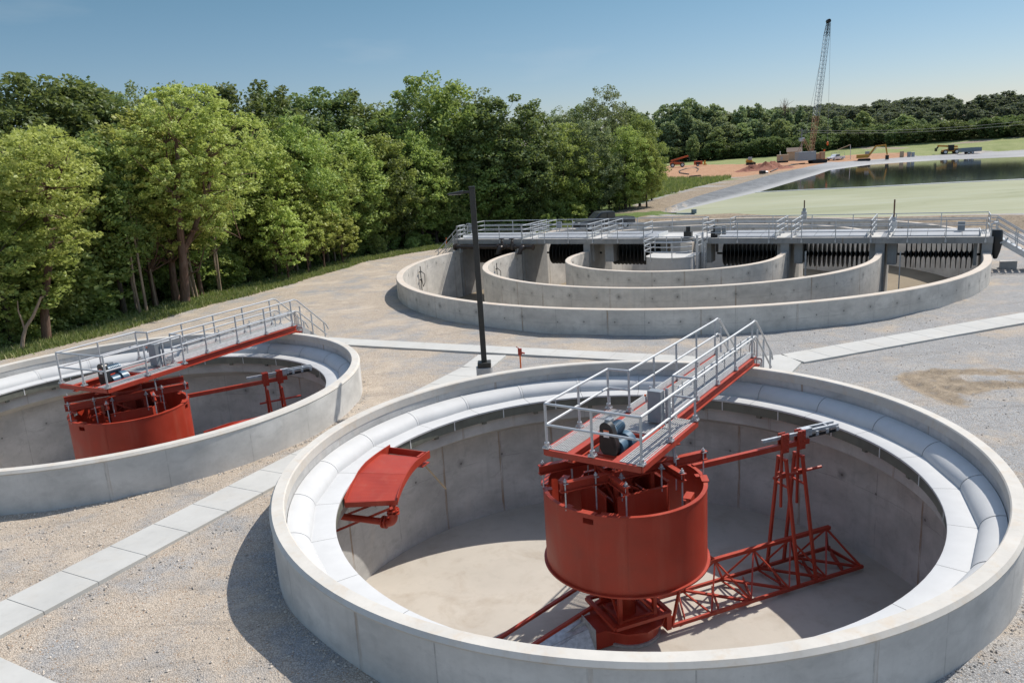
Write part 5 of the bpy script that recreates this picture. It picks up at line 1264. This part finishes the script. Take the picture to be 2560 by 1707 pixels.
# hoses, valves, pond pipe
hl = [onfar(x, y) for x, y in ((1722,437),(1700,434),(1698,429),(1716,423),(1740,421),(1747,424),(1742,430))]
o = MB().tube([(x,y,z+.15) for x,y,z in hl], .14, 8).build('hose_loop', M['hose'], None, True); tag(o, 'black hose looped on the red clay in front of the telehandler', 'hose')
hl = [onfar(x, y) for x, y in ((1926,431),(1950,421),(1975,415),(2000,411),(2012,410))]; o = MB().tube([(x,y,z+.15) for x,y,z in hl], .16, 8).build('discharge_hose', M['hose'], None, True); tag(o, 'long black hose lying beside the berm road towards the crane', 'hose')
t = thing('hose_pump', 'small black pump on the road edge below the clay heap', 'pump', onfar(1908, 436), R(20)); MB().bb(-.9,.4,-.5,.5,.1,.9).build('casing', M['disc'], t, bevel=.1); MB().tube([(.4,0,.5),(1.3,0,.4)], .25, 12).build('outlet', M['galv'], t, True)
t = thing('hose_valve', 'black bent pipe fitting lying at the grass edge below the clay', 'pipe fitting', onfar(1738, 449), R(-10)); MB().tube([(-1.4,0,.15),(-1.3,0,.8),(1.2,0,.9),(1.4,0,.2)], .14, 8).build('pipe', M['hose'], t, True)
a_, b_ = at(1665, 536.5, -.2), at(1735, 536, -.25); t = thing('pond_outlet_pipe', 'grey elbowed pipe lying at the pond edge behind the deck', 'pipe', tuple(a_), 0)
d_ = Vector(b_-a_); MB().tube([(0,0,0), tuple(d_*.38)], .24, 14).build('black_sleeve', M['hose'], t, True); MB().tube([tuple(d_*.36), tuple(d_*.9), tuple(d_*.97+Vector((0,0,.05))), tuple(d_+Vector((0,0,.22)))], .20, 14).build('pipe', M['grey_pvc'], t, True)
MB().tube([tuple(d_+Vector((0,0,.10))), tuple(d_+Vector((0,0,.62)))], .33, 16).build('elbow_cap', M['grey_pvc'], t, True)
# utility pole and wires
up_ = onfar(2003, 395); up_ = tuple(at_dist(2003, 395, 292)); zg = gz(up_[0], up_[1]); top = at_dist(2003, 322, 292)[2]
t = thing('utility_pole', 'grey utility pole with transformer box behind the hut', 'utility pole', (up_[0], up_[1], zg)); H_ = top-zg
MB().tube([(0,0,0),(0,0,H_)], [.22,.15], 10).build('pole', M['cable'], t); MB().bb(-.9,.9,-.5,.5,H_*.58,H_*.58+1.2).build('transformer', M['alu2'], t, bevel=.1); MB().bb(-1.4,1.4,-.1,.1,H_-.7,H_-.5).build('crossarm', M['cable'], t); MB().bb(-.8,.8,-.1,.1,H_*.8,H_*.8+.2).build('crossarm', M['cable'], t)
for k, (y0, y1, lab) in enumerate(((326,300,'top power line running right from the utility pole'),(331,308,'lower power line running right from the utility pole'))):
    pa = at_dist(2003, y0, 292); pb_ = at_dist(2640, y1-6, 320); pts = []
    for i in range(17):
        f = i/16; q = pa+(pb_-pa)*f; pts.append((q[0], q[1], q[2]-1.6*4*f*(1-f)))
    o = MB().tube(pts, .035, 4).build('power_line', M['cable'], None); tag(o, lab, 'power line')

# ================================================================== trees
def mesh_quads(name, V, mat, k=4):
    V = np.asarray(V, np.float32); n = len(V)//k
    me = bpy.data.meshes.new(name); me.vertices.add(len(V)); me.vertices.foreach_set('co', V.ravel())
    me.loops.add(n*k); me.loops.foreach_set('vertex_index', np.arange(n*k, dtype=np.int32))
    me.polygons.add(n); me.polygons.foreach_set('loop_start', np.arange(0, n*k, k, dtype=np.int32))
    me.update(calc_edges=True); me.materials.append(mat); return me
def leaves(rg, C, size, aspect=.62, upb=.55):
    "one four-sided leaf at each centre, loosely facing up"
    n = len(C); nz = rg.normal(size=(n,3)); nz[:,2] = np.abs(nz[:,2])+upb; nz /= np.linalg.norm(nz, axis=1)[:,None]
    a = rg.normal(size=(n,3)); a -= (a*nz).sum(1)[:,None]*nz; a /= np.linalg.norm(a, axis=1)[:,None]; b = np.cross(nz, a)
    s = (size*rg.uniform(.6,1.35,n))[:,None]; a = a*s; b = b*s*aspect
    droop = nz*s*.22
    return np.stack([C-a, C+b-droop*.3, C+a-droop, C-b-droop*.3], 1).reshape(-1,3)
def ball(rg, n, fl=.7, shell=.5):
    d = rg.normal(size=(n,3)); d /= np.linalg.norm(d, axis=1)[:,None]; r_ = shell+(1-shell)*rg.random(n)**.6
    r_ *= np.where(rg.random(n) < .25, rg.random(n), 1.); d = d*r_[:,None]; d[:,2] *= fl; return d
def tree_mesh(seed, H, Rr, base, nclump, per, leaf, rc, mat, barkm, trunk_r, lean=0., shape=1., fork=None, limb=14, holes=.0):
    """returns (trunk mesh, crown mesh, [limb bits]) for a tree H high with crown radius Rr, crown from base*H upward"""
    rg = np.random.default_rng(seed)
    # crown clump centres fill an uneven egg
    C = []; lob = rg.normal(size=(7,3)); lob /= np.linalg.norm(lob, axis=1)[:,None]; la = rg.uniform(-.28,.30,7)
    while len(C) < nclump:
        d = rg.normal(size=3); d /= np.linalg.norm(d); rad = (.35+.65*rg.random()**.5)
        k = 1+sum(a*max(0, d@l)**3 for l, a in zip(lob, la))
        zc = d[2]; wz = (1-.25*shape*zc) if zc > 0 else (1-.1*zc*0)
        p = np.array([d[0]*Rr*wz*k*rad, d[1]*Rr*wz*k*rad, (base+(1-base)*.5)*H + d[2]*(1-base)*.5*H*k**.5*rad]); C.append(p)
    C = np.array(C); C[:,2] = np.minimum(C[:,2], H*.99)
    L = []
    for p in C:
        n = int(per*rg.uniform(.5,1.4)); r_ = rc*rg.uniform(.6,1.3); L.append(p+ball(rg, n)*r_)
    L = np.concatenate(L); L = L[L[:,2] > .25]
    cr = mesh_quads('crown', leaves(rg, L, leaf), mat)
    mb = MB(); top = base*H+(1-base)*H*.62
    N = 7; pts = [(lean*math.sin(2.5*i/N)*(i/N)+.12*rg.normal()*(i > 0)*i/N, .12*rg.normal()*(i > 0)*i/N, top*i/N-(.4 if i == 0 else 0)) for i in range(N+1)]
    mb.tube(pts, [trunk_r*(1.25 if i == 0 else 1)*(1-.75*i/N) for i in range(N+1)], 9)
    order = rg.permutation(len(C))[:limb]
    for i in order:
        f = np.clip((C[i][2]/top)*.72, .28, .95); j = min(N-1, int(f*N)); a = Vector(pts[j]); b = Vector(C[i]); mid = a+(b-a)*.5+Vector(rg.normal(size=3)*.06*H*.3)
        r_ = trunk_r*(1-.75*f)*.55; mb.tube([a, mid, b], [r_, r_*.6, r_*.2], 6)
    me = bpy.data.meshes.new('trunk'); me.from_pydata(mb.v, [], mb.f); me.materials.append(barkm); me.update()
    return me, cr
def plant_tree(name, meshes, loc, H0, H, label, group, rot=0., wide=1., cat='tree'):
    t = bpy.data.objects.new(name, None); COL.objects.link(t); t.location = loc; t.rotation_euler = (0,0,rot); s = H/H0; t.scale = (s*wide, s*wide, s)
    tag(t, label, cat, group)
    for nm, me in zip(('trunk','crown') if name != 'shrub' else ('stem','foliage'), meshes):
        o = bpy.data.objects.new(nm, me); COL.objects.link(o); o.parent = t
    return t
B_, BR = M['bark'], M['bark_red']
PT = {}
for i in range(3): PT['dark%d' % i] = (tree_mesh(11+i, 18, 6.0, .16, 290, 75, .20, 1.0, M['leaf_dark'], B_, .34, shape=.7), 18)
for i in range(3): PT['mid%d' % i] = (tree_mesh(31+i, 17, 5.4, .14, 290, 75, .19, .95, M['leaf_mid'], B_, .30, shape=.9), 17)
for i in range(2): PT['bright%d' % i] = (tree_mesh(41+i, 14, 4.6, .12, 300, 62, .165, .78, M['leaf_bright'], B_, .24, shape=1.), 14)
for i in range(2): PT['pale%d' % i] = (tree_mesh(51+i, 17, 5.2, .24, 560, 26, .145, .40, M['leaf_pale'], BR, .28, .5, shape=.6, limb=40), 17)
for i in range(2): PT['airy%d' % i] = (tree_mesh(61+i, 19, 5.2, .3, 300, 40, .16, .75, M['leaf_grey'], B_, .28, shape=1., limb=40), 19)
PT['willow0'] = (tree_mesh(71, 14, 5.2, .05, 330, 75, .15, .8, M['leaf_bright'], B_, .3, shape=.8), 14)
PT['willow1'] = (tree_mesh(72, 14, 5.0, .05, 330, 75, .15, .8, M['leaf_grey'], B_, .3, shape=.8), 14)
for i in range(2): PT['young%d' % i] = (tree_mesh(81+i, 9, 2.6, .2, 210, 26, .14, .36, M['leaf_pale'], BR, .10, .2, shape=.8, limb=30), 9)
SH = {}
for i, mt in enumerate(('leaf_mid','leaf_bright','leaf_dark','leaf_under_lit')): SH[i] = (tree_mesh(91+i, 5, 2.6, .02, 120, 65, .14, .55, M[mt], B_, .06, shape=.3, limb=10), 5)
rt_ = random.Random(4)
def by_pixel(px, top, D):
    "foot, height of a tree whose top shows at reading pixel (px, top) at distance D"
    P = at_dist(px*DS, top*DS, D); g = gz(P[0], P[1]); return (P[0], P[1], g-.1), P[2]-g+.1
def edgeD(px): return float(np.interp(px, [-100,0,250,440,640,840,1040,1200,1500], [42,52,56,61,68.5,80.5,88,93,101]))
def T(kind, px, top, D, label, group, wide=1., name='tree'):
    if group in (GN, 'packed trees inside the near wood'): D = max(D, edgeD(px)+(3.5 if kind[:5] == 'young' else 9.))
    loc, H = by_pixel(px, top, D); me, H0 = PT[kind]; return plant_tree(name, me, loc, H0, H, label, group, rt_.uniform(0, 6.3), wide)
GN = 'trees of the near wood'
# --- three big pale trees by the gravel with their own limbs
def hero(seed, label, base_px, trunk, limbs, crowns, name='pale_leaf_tree', barkm=None, leafm='leaf_pale', per=36, rc=.38, leaf=.12, n=290, r0=.33):
    """trunk / limbs as reading-pixel polylines at the distance of the foot"""
    g = at(base_px[0]*DS, base_px[1]*DS, -1.8)
    for _ in range(4): g = at(base_px[0]*DS, base_px[1]*DS, gz(g[0], g[1]))
    D = math.hypot(g[0], g[1]); rg = np.random.default_rng(seed)
    t = thing(name, label, 'tree', tuple(g), 0, GN); L = lambda p, dd=0.: tuple(at_dist(p[0]*DS, p[1]*DS, D+dd)-g)
    mb = MB(); k = len(trunk); mb.tube([L(p) for p in trunk], [r0*(1.15-.85*i/(k-1)) for i in range(k)], 10)
    ends = []
    for pts, r_, dd in limbs:
        m_ = len(pts); mb.tube([L(p, dd*i/(m_-1)) for i, p in enumerate(pts)], [r_*(1-.75*i/(m_-1)) for i in range(m_)], 8); ends += [L(p, dd*i/(m_-1)) for i, p in enumerate(pts)][1:]
    C = []
    for (px, py, rx, ry), cnt in crowns:
        for _ in range(int(cnt*1.35)):
            a = rg.random()*2*math.pi; q = rg.random()**.5; dz = rg.uniform(-1,1)*rx*.016*1.0
            p = L((px+1.12*rx*q*math.cos(a), py+1.12*ry*q*math.sin(a)), dz*3.2); C.append(p)
    C = np.array(C)
    for i in rg.permutation(len(C))[:70]:
        src = ends+[L(p) for p in trunk[len(trunk)//2:]]; j = int(np.argmin([np.linalg.norm(np.array(s)-C[i])+max(0, s[2]-C[i][2])*2 for s in src])); a = Vector(src[j]); b = Vector(C[i]); mb.tube([a, a+(b-a)*.55+Vector((0,0,-.12)), b], [.05,.032,.014], 5)
    mb.build('trunk', barkm or BR, t, True)
    Lv = np.concatenate([p+ball(rg, int(per*rg.uniform(.5,1.5)), .6)*rc*rg.uniform(.6,1.4) for p in C])
    o = bpy.data.objects.new('crown', mesh_quads('crown', leaves(rg, Lv, leaf), M[leafm])); COL.objects.link(o); o.parent = t
    return t
hero(1, 'pale green forked tree at the gravel edge, tallest bare trunk of the wood', (426,697), [(426,700),(424,650),(420,590),(416,560),(412,500),(405,450),(410,390),(405,330),(400,290)],
     [([(418,585),(445,530),(470,455),(488,400),(520,372),(560,345)], .24, 2.), ([(455,490),(470,440),(463,400),(455,370)], .12, -1.5), ([(412,520),(400,480),(395,440)], .14, -2.), ([(410,400),(385,370),(380,330)], .12, 2.), ([(440,530),(500,522),(540,540),(552,548)], .08, -1), ([(488,400),(492,350),(500,310)], .1, 2.)],
     [((425,250,95,50),110), ((400,330,120,65),130), ((530,330,85,65),100), ((480,420,125,55),100), ((390,440,60,55),45), ((480,490,95,35),35)])
hero(2, 'leaning pale green tree with reddish trunk, left of the forked one', (210,655), [(208,660),(212,625),(222,605),(212,580),(213,540),(215,480),(218,450),(222,420),(226,385)],
     [([(217,455),(235,438),(265,430)], .12, 2.), ([(216,470),(205,440),(198,410)], .11, -2.), ([(222,420),(235,380),(250,330)], .13, 1.5), ([(214,550),(196,535),(188,520)], .10, -1)],
     [((230,270,100,55),150), ((260,360,110,60),130), ((180,320,80,60),90), ((280,450,60,40),40)])
hero(3, 'pale green tree with twin reddish stems near the left edge', (106,782), [(108,786),(104,740),(100,690),(108,640),(114,590),(110,540),(104,490),(112,460),(126,430),(140,395)],
     [([(113,600),(122,560),(124,530),(120,500)], .10, 2), ([(112,460),(104,430),(95,390)], .12, -2), ([(104,490),(99,470),(95,440)], .08, 1), ([(110,540),(140,520),(165,505)], .06, -1)],
     [((90,360,110,60),130), ((40,430,75,70),80), ((140,430,90,60),80), ((160,540,60,40),30), ((95,600,45,35),25)], r0=.26)
# dead limb by the left tree
g = at(50*DS, 805*DS, gz(-30,46)); g[2] = gz(g[0], g[1]); D = math.hypot(g[0], g[1]); t = thing('dead_sapling', 'bare reddish dead sapling leaning against the leftmost trunk', 'dead tree', tuple(g))
L = lambda p: tuple(at_dist(p[0]*DS, p[1]*DS, D)-g)
MB().tube([L(p) for p in ((50,805),(53,775),(60,750),(75,728),(85,705),(94,683),(101,682))], [.13,.11,.10,.09,.08,.07,.05], 7).tube([L(p) for p in ((57,758),(50,735),(42,715),(40,690))], [.06,.05,.04,.02], 6).build('stem', M['dead'], t, True)
# --- named middle and back trees (reading px of the top, distance)
rows = [
 ('dark0',30,168,78,'tall dark tree at the far left edge of the skyline',1.0), ('airy0',82,185,84,'thin dark tree second from the left on the skyline',.8), ('dark1',150,180,82,'broad dark treetop above the leftmost pale tree',1.2),
 ('dark2',215,188,84,'dark treetop above the leaning pale tree',1.), ('airy1',330,196,88,'thin brownish treetop left of the forked tree crown',.9), ('dark0',385,196,92,'sparse treetop just behind the forked tree crown',.9), ('airy0',425,188,90,'twiggy treetop straight above the forked trunk',.8),
 ('dark1',515,192,84,'dark rounded treetop right of the forked tree',1.), ('dark2',575,212,88,'dark shoulder of treetop sloping to the sky gap',1.), ('dark0',655,238,100,'dark treetop left of the pair of round dark crowns',1.1),
 ('dark1',722,212,104,'left one of the pair of round dark crowns on the skyline',1.15), ('dark2',822,212,106,'right one of the pair of round dark crowns on the skyline',1.2), ('dark0',885,252,110,'low dark treetop in the dip before the biggest tree',1.),
 ('mid0',1000,176,100,'biggest tree of the skyline, tall left top',1.0), ('airy1',950,215,104,'feathery left shoulder of the biggest tree',1.1), ('airy0',1062,192,108,'feathery right top beside the biggest tree',1.1), ('dark1',1130,222,98,'dark dome right of the biggest tree',1.1), ('dark2',1190,246,100,'dark outer dome sloping down to the right',1.),
 ('mid1',1100,305,84,'mid green rounded tree in front of the biggest tree',1.15), ('mid2',985,330,84,'mid green tree below the left shoulder of the biggest tree',1.), ('dark0',1190,345,82,'dark leafy tree behind the lamp pole',1.1), ('dark1',880,360,80,'dark tree below the dip in the skyline',1.1), ('mid0',1240,400,84,'low leafy tree right of the lamp pole',1.),
 ('bright0',668,264,74,'bright round topped tree left of the pair of dark crowns',.8), ('bright1',790,298,78,'bright yellow green tree in the middle of the wood',1.1), ('bright0',720,318,72,'bright tree in front of the round topped one',1.), ('bright1',865,308,84,'yellow green tree left of the biggest tree',1.), ('bright0',950,300,90,'yellow green tree tucked under the biggest tree',.9),
 ('pale0',590,300,70,'pale tree between the forked tree and the round topped one',1.1), ('pale1',330,225,66,'pale tree filling the gap left of the forked tree',1.2), ('pale0',30,310,66,'pale tree behind the left edge',1.2), ('pale1',640,352,66,'pale low tree beside the bright round topped one',1.), 
 ('willow0',1290,282,96,'pale willow like tree left of the tall airy one',1.), ('willow1',1350,276,100,'grey green willow like tree in the right half of the wood',1.), ('willow0',1432,290,92,'yellow willow like tree near the right end of the wood',.9), ('bright1',1482,318,98,'bright tree closing the right end of the wood',.75), ('mid1',1465,262,112,'green tree behind the right end of the wood',.8),
 ('airy1',1386,200,132,'tall airy tree rising over the right half of the wood',.95), ('airy0',1300,243,130,'twiggy treetop left of the tall airy tree',1.), ('dark1',1335,240,140,'dark treetop under the tall airy tree',1.), ('dark2',1440,250,145,'dark treetop right of the tall airy tree',1.), ('airy1',1262,256,128,'thin treetop in the sky gap right of the biggest tree',.8),
 ('mid2',1340,372,88,'leafy green tree low in the right half of the wood',1.1), ('dark2',1420,400,90,'dark leafy tree at the right end above the berm road',1.), ('young0',725,440,62,'slim young tree with yellow leaves by the gravel edge',1.2), ('young1',775,485,64,'slim young tree with pale leaves near the ditch',1.3), ('young0',690,470,62,'thin young tree right of the forked tree',1.), ('young1',640,460,60,'thin young tree in the shade right of the forked tree',1.1),
]
for kd, px, tp, D, lab, wd in rows: T(kd, px, tp, D, lab, GN, wd)
# filler trees inside the wood, two depths, told apart by nothing
kinds = ['mid0','mid1','mid2','dark0','dark1','dark2','bright0','bright1','pale0']
for px in range(-40, 1480, 62):
    for r_, (dmin, dmax) in enumerate(((66,74),(86,96))):
        x = px+rt_.uniform(-24,24)+r_*31
        tops = np.interp(x, [0,300,560,660,900,1000,1200,1300,1480], [330,300,330,370,360,330,350,360,380]) + rt_.uniform(-10,45) - r_*45
        kd = rt_.choice(kinds[:6] if r_ else (['pale0','pale1','bright0','bright1','mid1','pale1'] if x < 640 else kinds)); D = edgeD(x)+rt_.uniform(9,14)+r_*12
        T(kd, x, tops, D, 'leafy tree packed inside the near wood', 'packed trees inside the near wood', rt_.uniform(.9,1.25))
# shrubs along the gravel edge
HEROD = [(o_.location.x*0+hx, math.hypot(o_.location.x, o_.location.y)+.6) for o_, hx in zip([o for o in bpy.data.objects if o.name.startswith('pale_leaf_tree')], (428,212,106))]
E_ = np.array(GEDGE, float)
ed = dense(GEDGE, 1.0, False)
nsh = 0
for i in range(0, len(ed), 1):
    for off, hmin, hmax in ((rt_.uniform(4.2,6.5),1.2,2.6),(rt_.uniform(6.5,9),2.2,4.2),(rt_.uniform(8.5,11.5),3.5,6.),(rt_.uniform(11,15),4.5,8.)):
        if rt_.random() > (.62 if off < 6.5 else (.68 if off < 11.5 else .4)): continue
        a, b = ed[max(0, i-1)], ed[min(len(ed)-1, i+1)]; d = (b-a)/np.linalg.norm(b-a); nrm = np.array([-d[1], d[0]])
        p = ed[i]+nrm*off+np.array([rt_.uniform(-.8,.8), rt_.uniform(-.8,.8)])
        if p[1] < 30: continue
        qq = p-np.array([0,0]); dq = math.hypot(p[0], p[1]); zq = gz(p[0], p[1]); dv = np.array([p[0], p[1], zq-CAM_H]); pxs = (1280+FPX*(dv@rt)/(dv@fw))/DS
        if any(abs(pxs-hx) < 24 and dq < hd for hx, hd in HEROD): continue
        k = rt_.choice([0,1,1,3,3,3]); me, H0 = SH[k]
        plant_tree('shrub', me, (p[0], p[1], gz(p[0], p[1])-.1), H0, rt_.uniform(hmin, hmax), 'leafy shrub in the undergrowth at the edge of the near wood', 'shrubs along the edge of the near wood', rt_.uniform(0,6.3), rt_.uniform(.8,1.2), 'shrub'); nsh += 1
# slim bare stems in the shade
for k in range(14):
    px = rt_.uniform(250, 800); D = edgeD(px)+rt_.uniform(5,9); loc, H = by_pixel(px, rt_.uniform(440, 540), D)
    mb_ = None
    if k == 0:
        mb_ = MB(); mb_.tube([(0,0,0),(.1,.05,3),(.05,-.05,6),(.3,.1,9)], [.11,.09,.07,.03], 6); mb_.tube([(.08,0,4),(.6,.2,6),(.9,.2,7.5)], [.05,.035,.015], 5)
        stem = bpy.data.meshes.new('bare_sapling'); stem.from_pydata(mb_.v, [], mb_.f); stem.materials.append(M['dead']); stem.update()
    o = bpy.data.objects.new('bare_sapling', stem); COL.objects.link(o); o.location = loc; o.rotation_euler = (rt_.uniform(-.08,.08), rt_.uniform(-.08,.08), rt_.uniform(0,6)); s = H/9; o.scale = (1, 1, s)
    tag(o, 'slim bare grey sapling standing in the shade of the near wood', 'sapling', 'bare saplings in the near wood')

# --- far wood beyond the pond
PF = {}
for i in range(3): PF['f%d' % i] = (tree_mesh(211+i, 18, 5.6, .06, 210, 34, .44, 1.15, M['leaf_far_hazed'], B_, .34, shape=.8, limb=6), 18)
for i in range(2): PF['b%d' % i] = (tree_mesh(221+i, 16, 5.2, .06, 210, 34, .42, 1.1, M['leaf_far_hazed2'], B_, .3, shape=.9, limb=6), 16)
PF['c0'] = (tree_mesh(231, 20, 3.8, .05, 190, 34, .44, 1.0, M['leaf_far_hazed'], B_, .34, shape=1.6, limb=6), 20)
PF['h0'] = (tree_mesh(241, 16, 6.0, .05, 150, 30, .58, 1.35, M['leaf_hill'], B_, .34, shape=.6, limb=3), 16)
PF['h1'] = (tree_mesh(242, 17, 6.4, .05, 150, 30, .58, 1.35, M['leaf_hill'], B_, .34, shape=.8, limb=3), 17)
PT.update(PF)
GF = 'trees of the wood beyond the pond'
named = [('b0',1592,308,326,'low bright green tree standing before the far wood, left one',.8), ('b1',1645,292,328,'round bright green tree standing before the far wood, right one',1.), ('f0',1580,230,362,'dark crown highest on the left of the far skyline',1.1), ('c0',1742,238,356,'upright crown sticking up left of the bare far tree',1.1), ('b1',2080,262,344,'bright yellow green tree in the middle of the far wood',1.2), ('b0',2130,286,342,'bright tree low in the middle of the far wood',1.), ('b1',1985,256,352,'light green tree right of the crane in the far wood',1.1)]
for kd, px, tp, D, lab, wd in named: T(kd, px, tp, D, lab, GF, wd)
sky = lambda x: np.interp(x, [1440,1500,1545,1580,1620,1660,1700,1740,1780,1830,1900,1960,2040,2120,2200,2280,2352,2500], [262,248,242,230,246,244,250,240,252,244,262,270,275,272,276,270,262,255])
for x in np.arange(1440, 2460, 17.):
    for r_, D in enumerate((368, 338)):
        xx = x+rt_.uniform(-8,8)+8*r_
        if xx > 1905 and r_: D = 345
        if xx > 1905 and not r_: D = 372
        tp = sky(xx)+rt_.uniform(-3,12)+r_*rt_.uniform(14,42)
        kd = rt_.choice(['f0','f1','f2','b1','c0','b0','c0','f2'] if r_ else ['f0','f1','f2','c0','c0'])
        T(kd, xx, tp, D+rt_.uniform(-6,6), 'dark green broadleaf tree in the wood beyond the pond', 'packed trees in the wood beyond the pond', rt_.uniform(.85,1.25))
# bare twiggy tree above the far skyline
loc, H = by_pixel(1803, 226, 362); t = thing('bare_tree', 'bare grey twiggy tree sticking out of the far wood', 'tree', loc); rg = np.random.default_rng(8); mb = MB(); mb.tube([(0,0,0),(.2,0,H*.5),(.1,.1,H*.85)], [.4,.28,.12], 7)
for k in range(60):
    z0 = H*rg.uniform(.5,.85); d = rg.normal(size=3); d[2] = abs(d[2])+.8; d /= np.linalg.norm(d); l = H*rg.uniform(.1,.24); mb.tube([(0.1,0,z0), tuple(np.array([.1,0,z0])+d*l*.6+rg.normal(size=3)*.3), tuple(np.array([.1,0,z0])+d*l)], [.09,.06,.03], 4)
mb.build('trunk', M['dead'], t)
# wooded hill behind
for k in range(170):
    px = rt_.uniform(1780, 2520); f = rt_.random(); D = 405+f*160
    ridge = np.interp(px, [1700,1830,1900,2000,2100,2200,2280,2352,2550], [250,243,238,232,222,214,208,201,188]); tp = ridge+(1-f)*np.interp(px,[1800,2000,2352],[10,34,48])+rt_.uniform(-2,4)
    T(rt_.choice(['h0','h1']), px, tp, D, 'grey green tree on the far wooded hill', 'trees on the far wooded hill', rt_.uniform(1.1,1.6))
# dark backdrop shrubs under the far wood
for x in np.arange(1440, 2440, 15.):
    D = 330 if x < 1905 else 338
    me, H0 = PF['f1'] if False else SH[2]
    P = at_dist((x+rt_.uniform(-6,6))*DS, 350*DS, D+rt_.uniform(-4,6)); plant_tree('shrub', me, (P[0], P[1], gz(P[0], P[1])-.2), H0, rt_.uniform(5,8), 'dark shrub at the foot of the wood beyond the pond', 'shrubs at the foot of the wood beyond the pond', rt_.uniform(0,6), 1.3, 'shrub')

# --- grass
def grass(name, pts, hmin, hmax, wdt, mat, label, seed):
    rg = np.random.default_rng(seed); P = np.array(pts); z = ground_z(P); n = len(P); V = np.zeros((n,3,3,3), np.float32)
    for k in range(3):
        a = rg.uniform(0, 2*math.pi, n); h = rg.uniform(hmin, hmax, n); w_ = wdt*rg.uniform(.6,1.4,n); dx, dy = np.cos(a)*w_, np.sin(a)*w_; ox, oy = rg.normal(0,.12,n), rg.normal(0,.12,n); le = rg.normal(0,.35,(n,2))*h[:,None]
        V[:,k,0] = np.stack([P[:,0]+ox-dx, P[:,1]+oy-dy, z-.04], 1); V[:,k,1] = np.stack([P[:,0]+ox+dx, P[:,1]+oy+dy, z-.04], 1); V[:,k,2] = np.stack([P[:,0]+ox+le[:,0], P[:,1]+oy+le[:,1], z+h], 1)
    me = mesh_quads(name, V.reshape(-1,3), mat, 3); o = bpy.data.objects.new(name, me); COL.objects.link(o); tag(o, label, kind='stuff')
rg = np.random.default_rng(21)
pts = []
while len(pts) < 16000:
    i = rg.integers(0, len(ed)-1); d = ed[i+1]-ed[i]; L_ = np.linalg.norm(d)
    if L_ < .1: continue
    nrm = np.array([-d[1], d[0]])/L_; p = ed[i]+d*rg.random()+nrm*(abs(rg.normal(0,2.6))-.25+.5*mnoise.noise(Vector((ed[i][0]*.3, ed[i][1]*.3, 1))))
    pts.append(p)
grass('grass', pts, .08, .36, .045, M['grass'], 'rough green grass along the gravel edge below the wood', 3)
gp = [P2(1390*DS,505*DS,-.6), P2(1490*DS,410*DS,.1), P2(1680*DS,408*DS,.1), P2(1660*DS,425*DS,.1), P2(1500*DS,474*DS,0.), P2(1420*DS,497*DS,-.3)]
bx = np.array(gp); Q = rg.uniform(bx.min(0), bx.max(0), (14000,2)); Q = Q[(sdist(Q, gp) < 0) & (sdist(Q, L_POLY) > 7.)]
grass('grass', Q, .3, 1.0, .09, M['grass'], 'rough tall grass between the berm road and the wood', 4)

# --- loose stones on the gravel
rg = np.random.default_rng(77); Q = np.concatenate([rg.uniform((-15,9.5),(-1,26),(5000,2)), rg.uniform((8,10),(22,40),(2500,2)), np.stack([FC[0]+(9.52+np.abs(rg.normal(0,.16,1800)))*np.cos(a_ := rg.uniform(0,6.283,1800)), FC[1]+(9.52+np.abs(rg.normal(0,.16,1800)))*np.sin(a_)],1), np.stack([LC[0]+(9.52+np.abs(rg.normal(0,.16,1800)))*np.cos(b_ := rg.uniform(0,6.283,1800)), LC[1]+(9.52+np.abs(rg.normal(0,.16,1800)))*np.sin(b_)],1)])
dp = np.minimum(polydist(Q, [(-13.05,13.4), (-11.55,16.25), (-7.75,23.4), (-1.0,36.9)]), polydist(Q, [(-10.6,42.8), (7.35,34.05), (10.9,32.75), (30.5,39.6), (48,45.9)]))
Q = Q[(np.hypot(*(Q-FC).T) > 9.51) & (np.hypot(*(Q-LC).T) > 9.51) & (dp > .8)]; z = ground_z(Q); n = len(Q)
s = .014+.03*rg.random(n)**3; O_ = np.array([(1,0,0),(0,1,0),(-1,0,0),(0,-1,0),(0,0,1),(0,0,-1)], float); tri = [(0,1,4),(1,2,4),(2,3,4),(3,0,4),(1,0,5),(2,1,5),(3,2,5),(0,3,5)]
ang = rg.uniform(0,6.283,n); c_, s_ = np.cos(ang), np.sin(ang); VV = np.zeros((n,6,3)); jit = rg.uniform(.65,1.3,(n,6,1))*s[:,None,None]; L6 = O_[None]*jit*np.array([1.25,.9,.7])
VV[...,0] = L6[...,0]*c_[:,None]-L6[...,1]*s_[:,None]+Q[:,0:1]; VV[...,1] = L6[...,0]*s_[:,None]+L6[...,1]*c_[:,None]+Q[:,1:2]; VV[...,2] = L6[...,2]+z[:,None]+s[:,None]*.3
ks = NT('loose_stone'); gi = ks.n('ShaderNodeNewGeometry'); ks.pbr(ks.mix(gi.outputs['Random Per Island'], (.30,.275,.25), (.60,.53,.45)), .9)
me = bpy.data.meshes.new('loose_gravel'); fi = (np.arange(n)[:,None,None]*6+np.array(tri)[None]).reshape(-1,3); me.from_pydata(VV.reshape(-1,3).tolist(), [], fi.tolist()); me.materials.append(ks.m)
o = bpy.data.objects.new('gravel', me); COL.objects.link(o); tag(o, 'loose pale and grey stones strewn over the yard', kind='stuff')
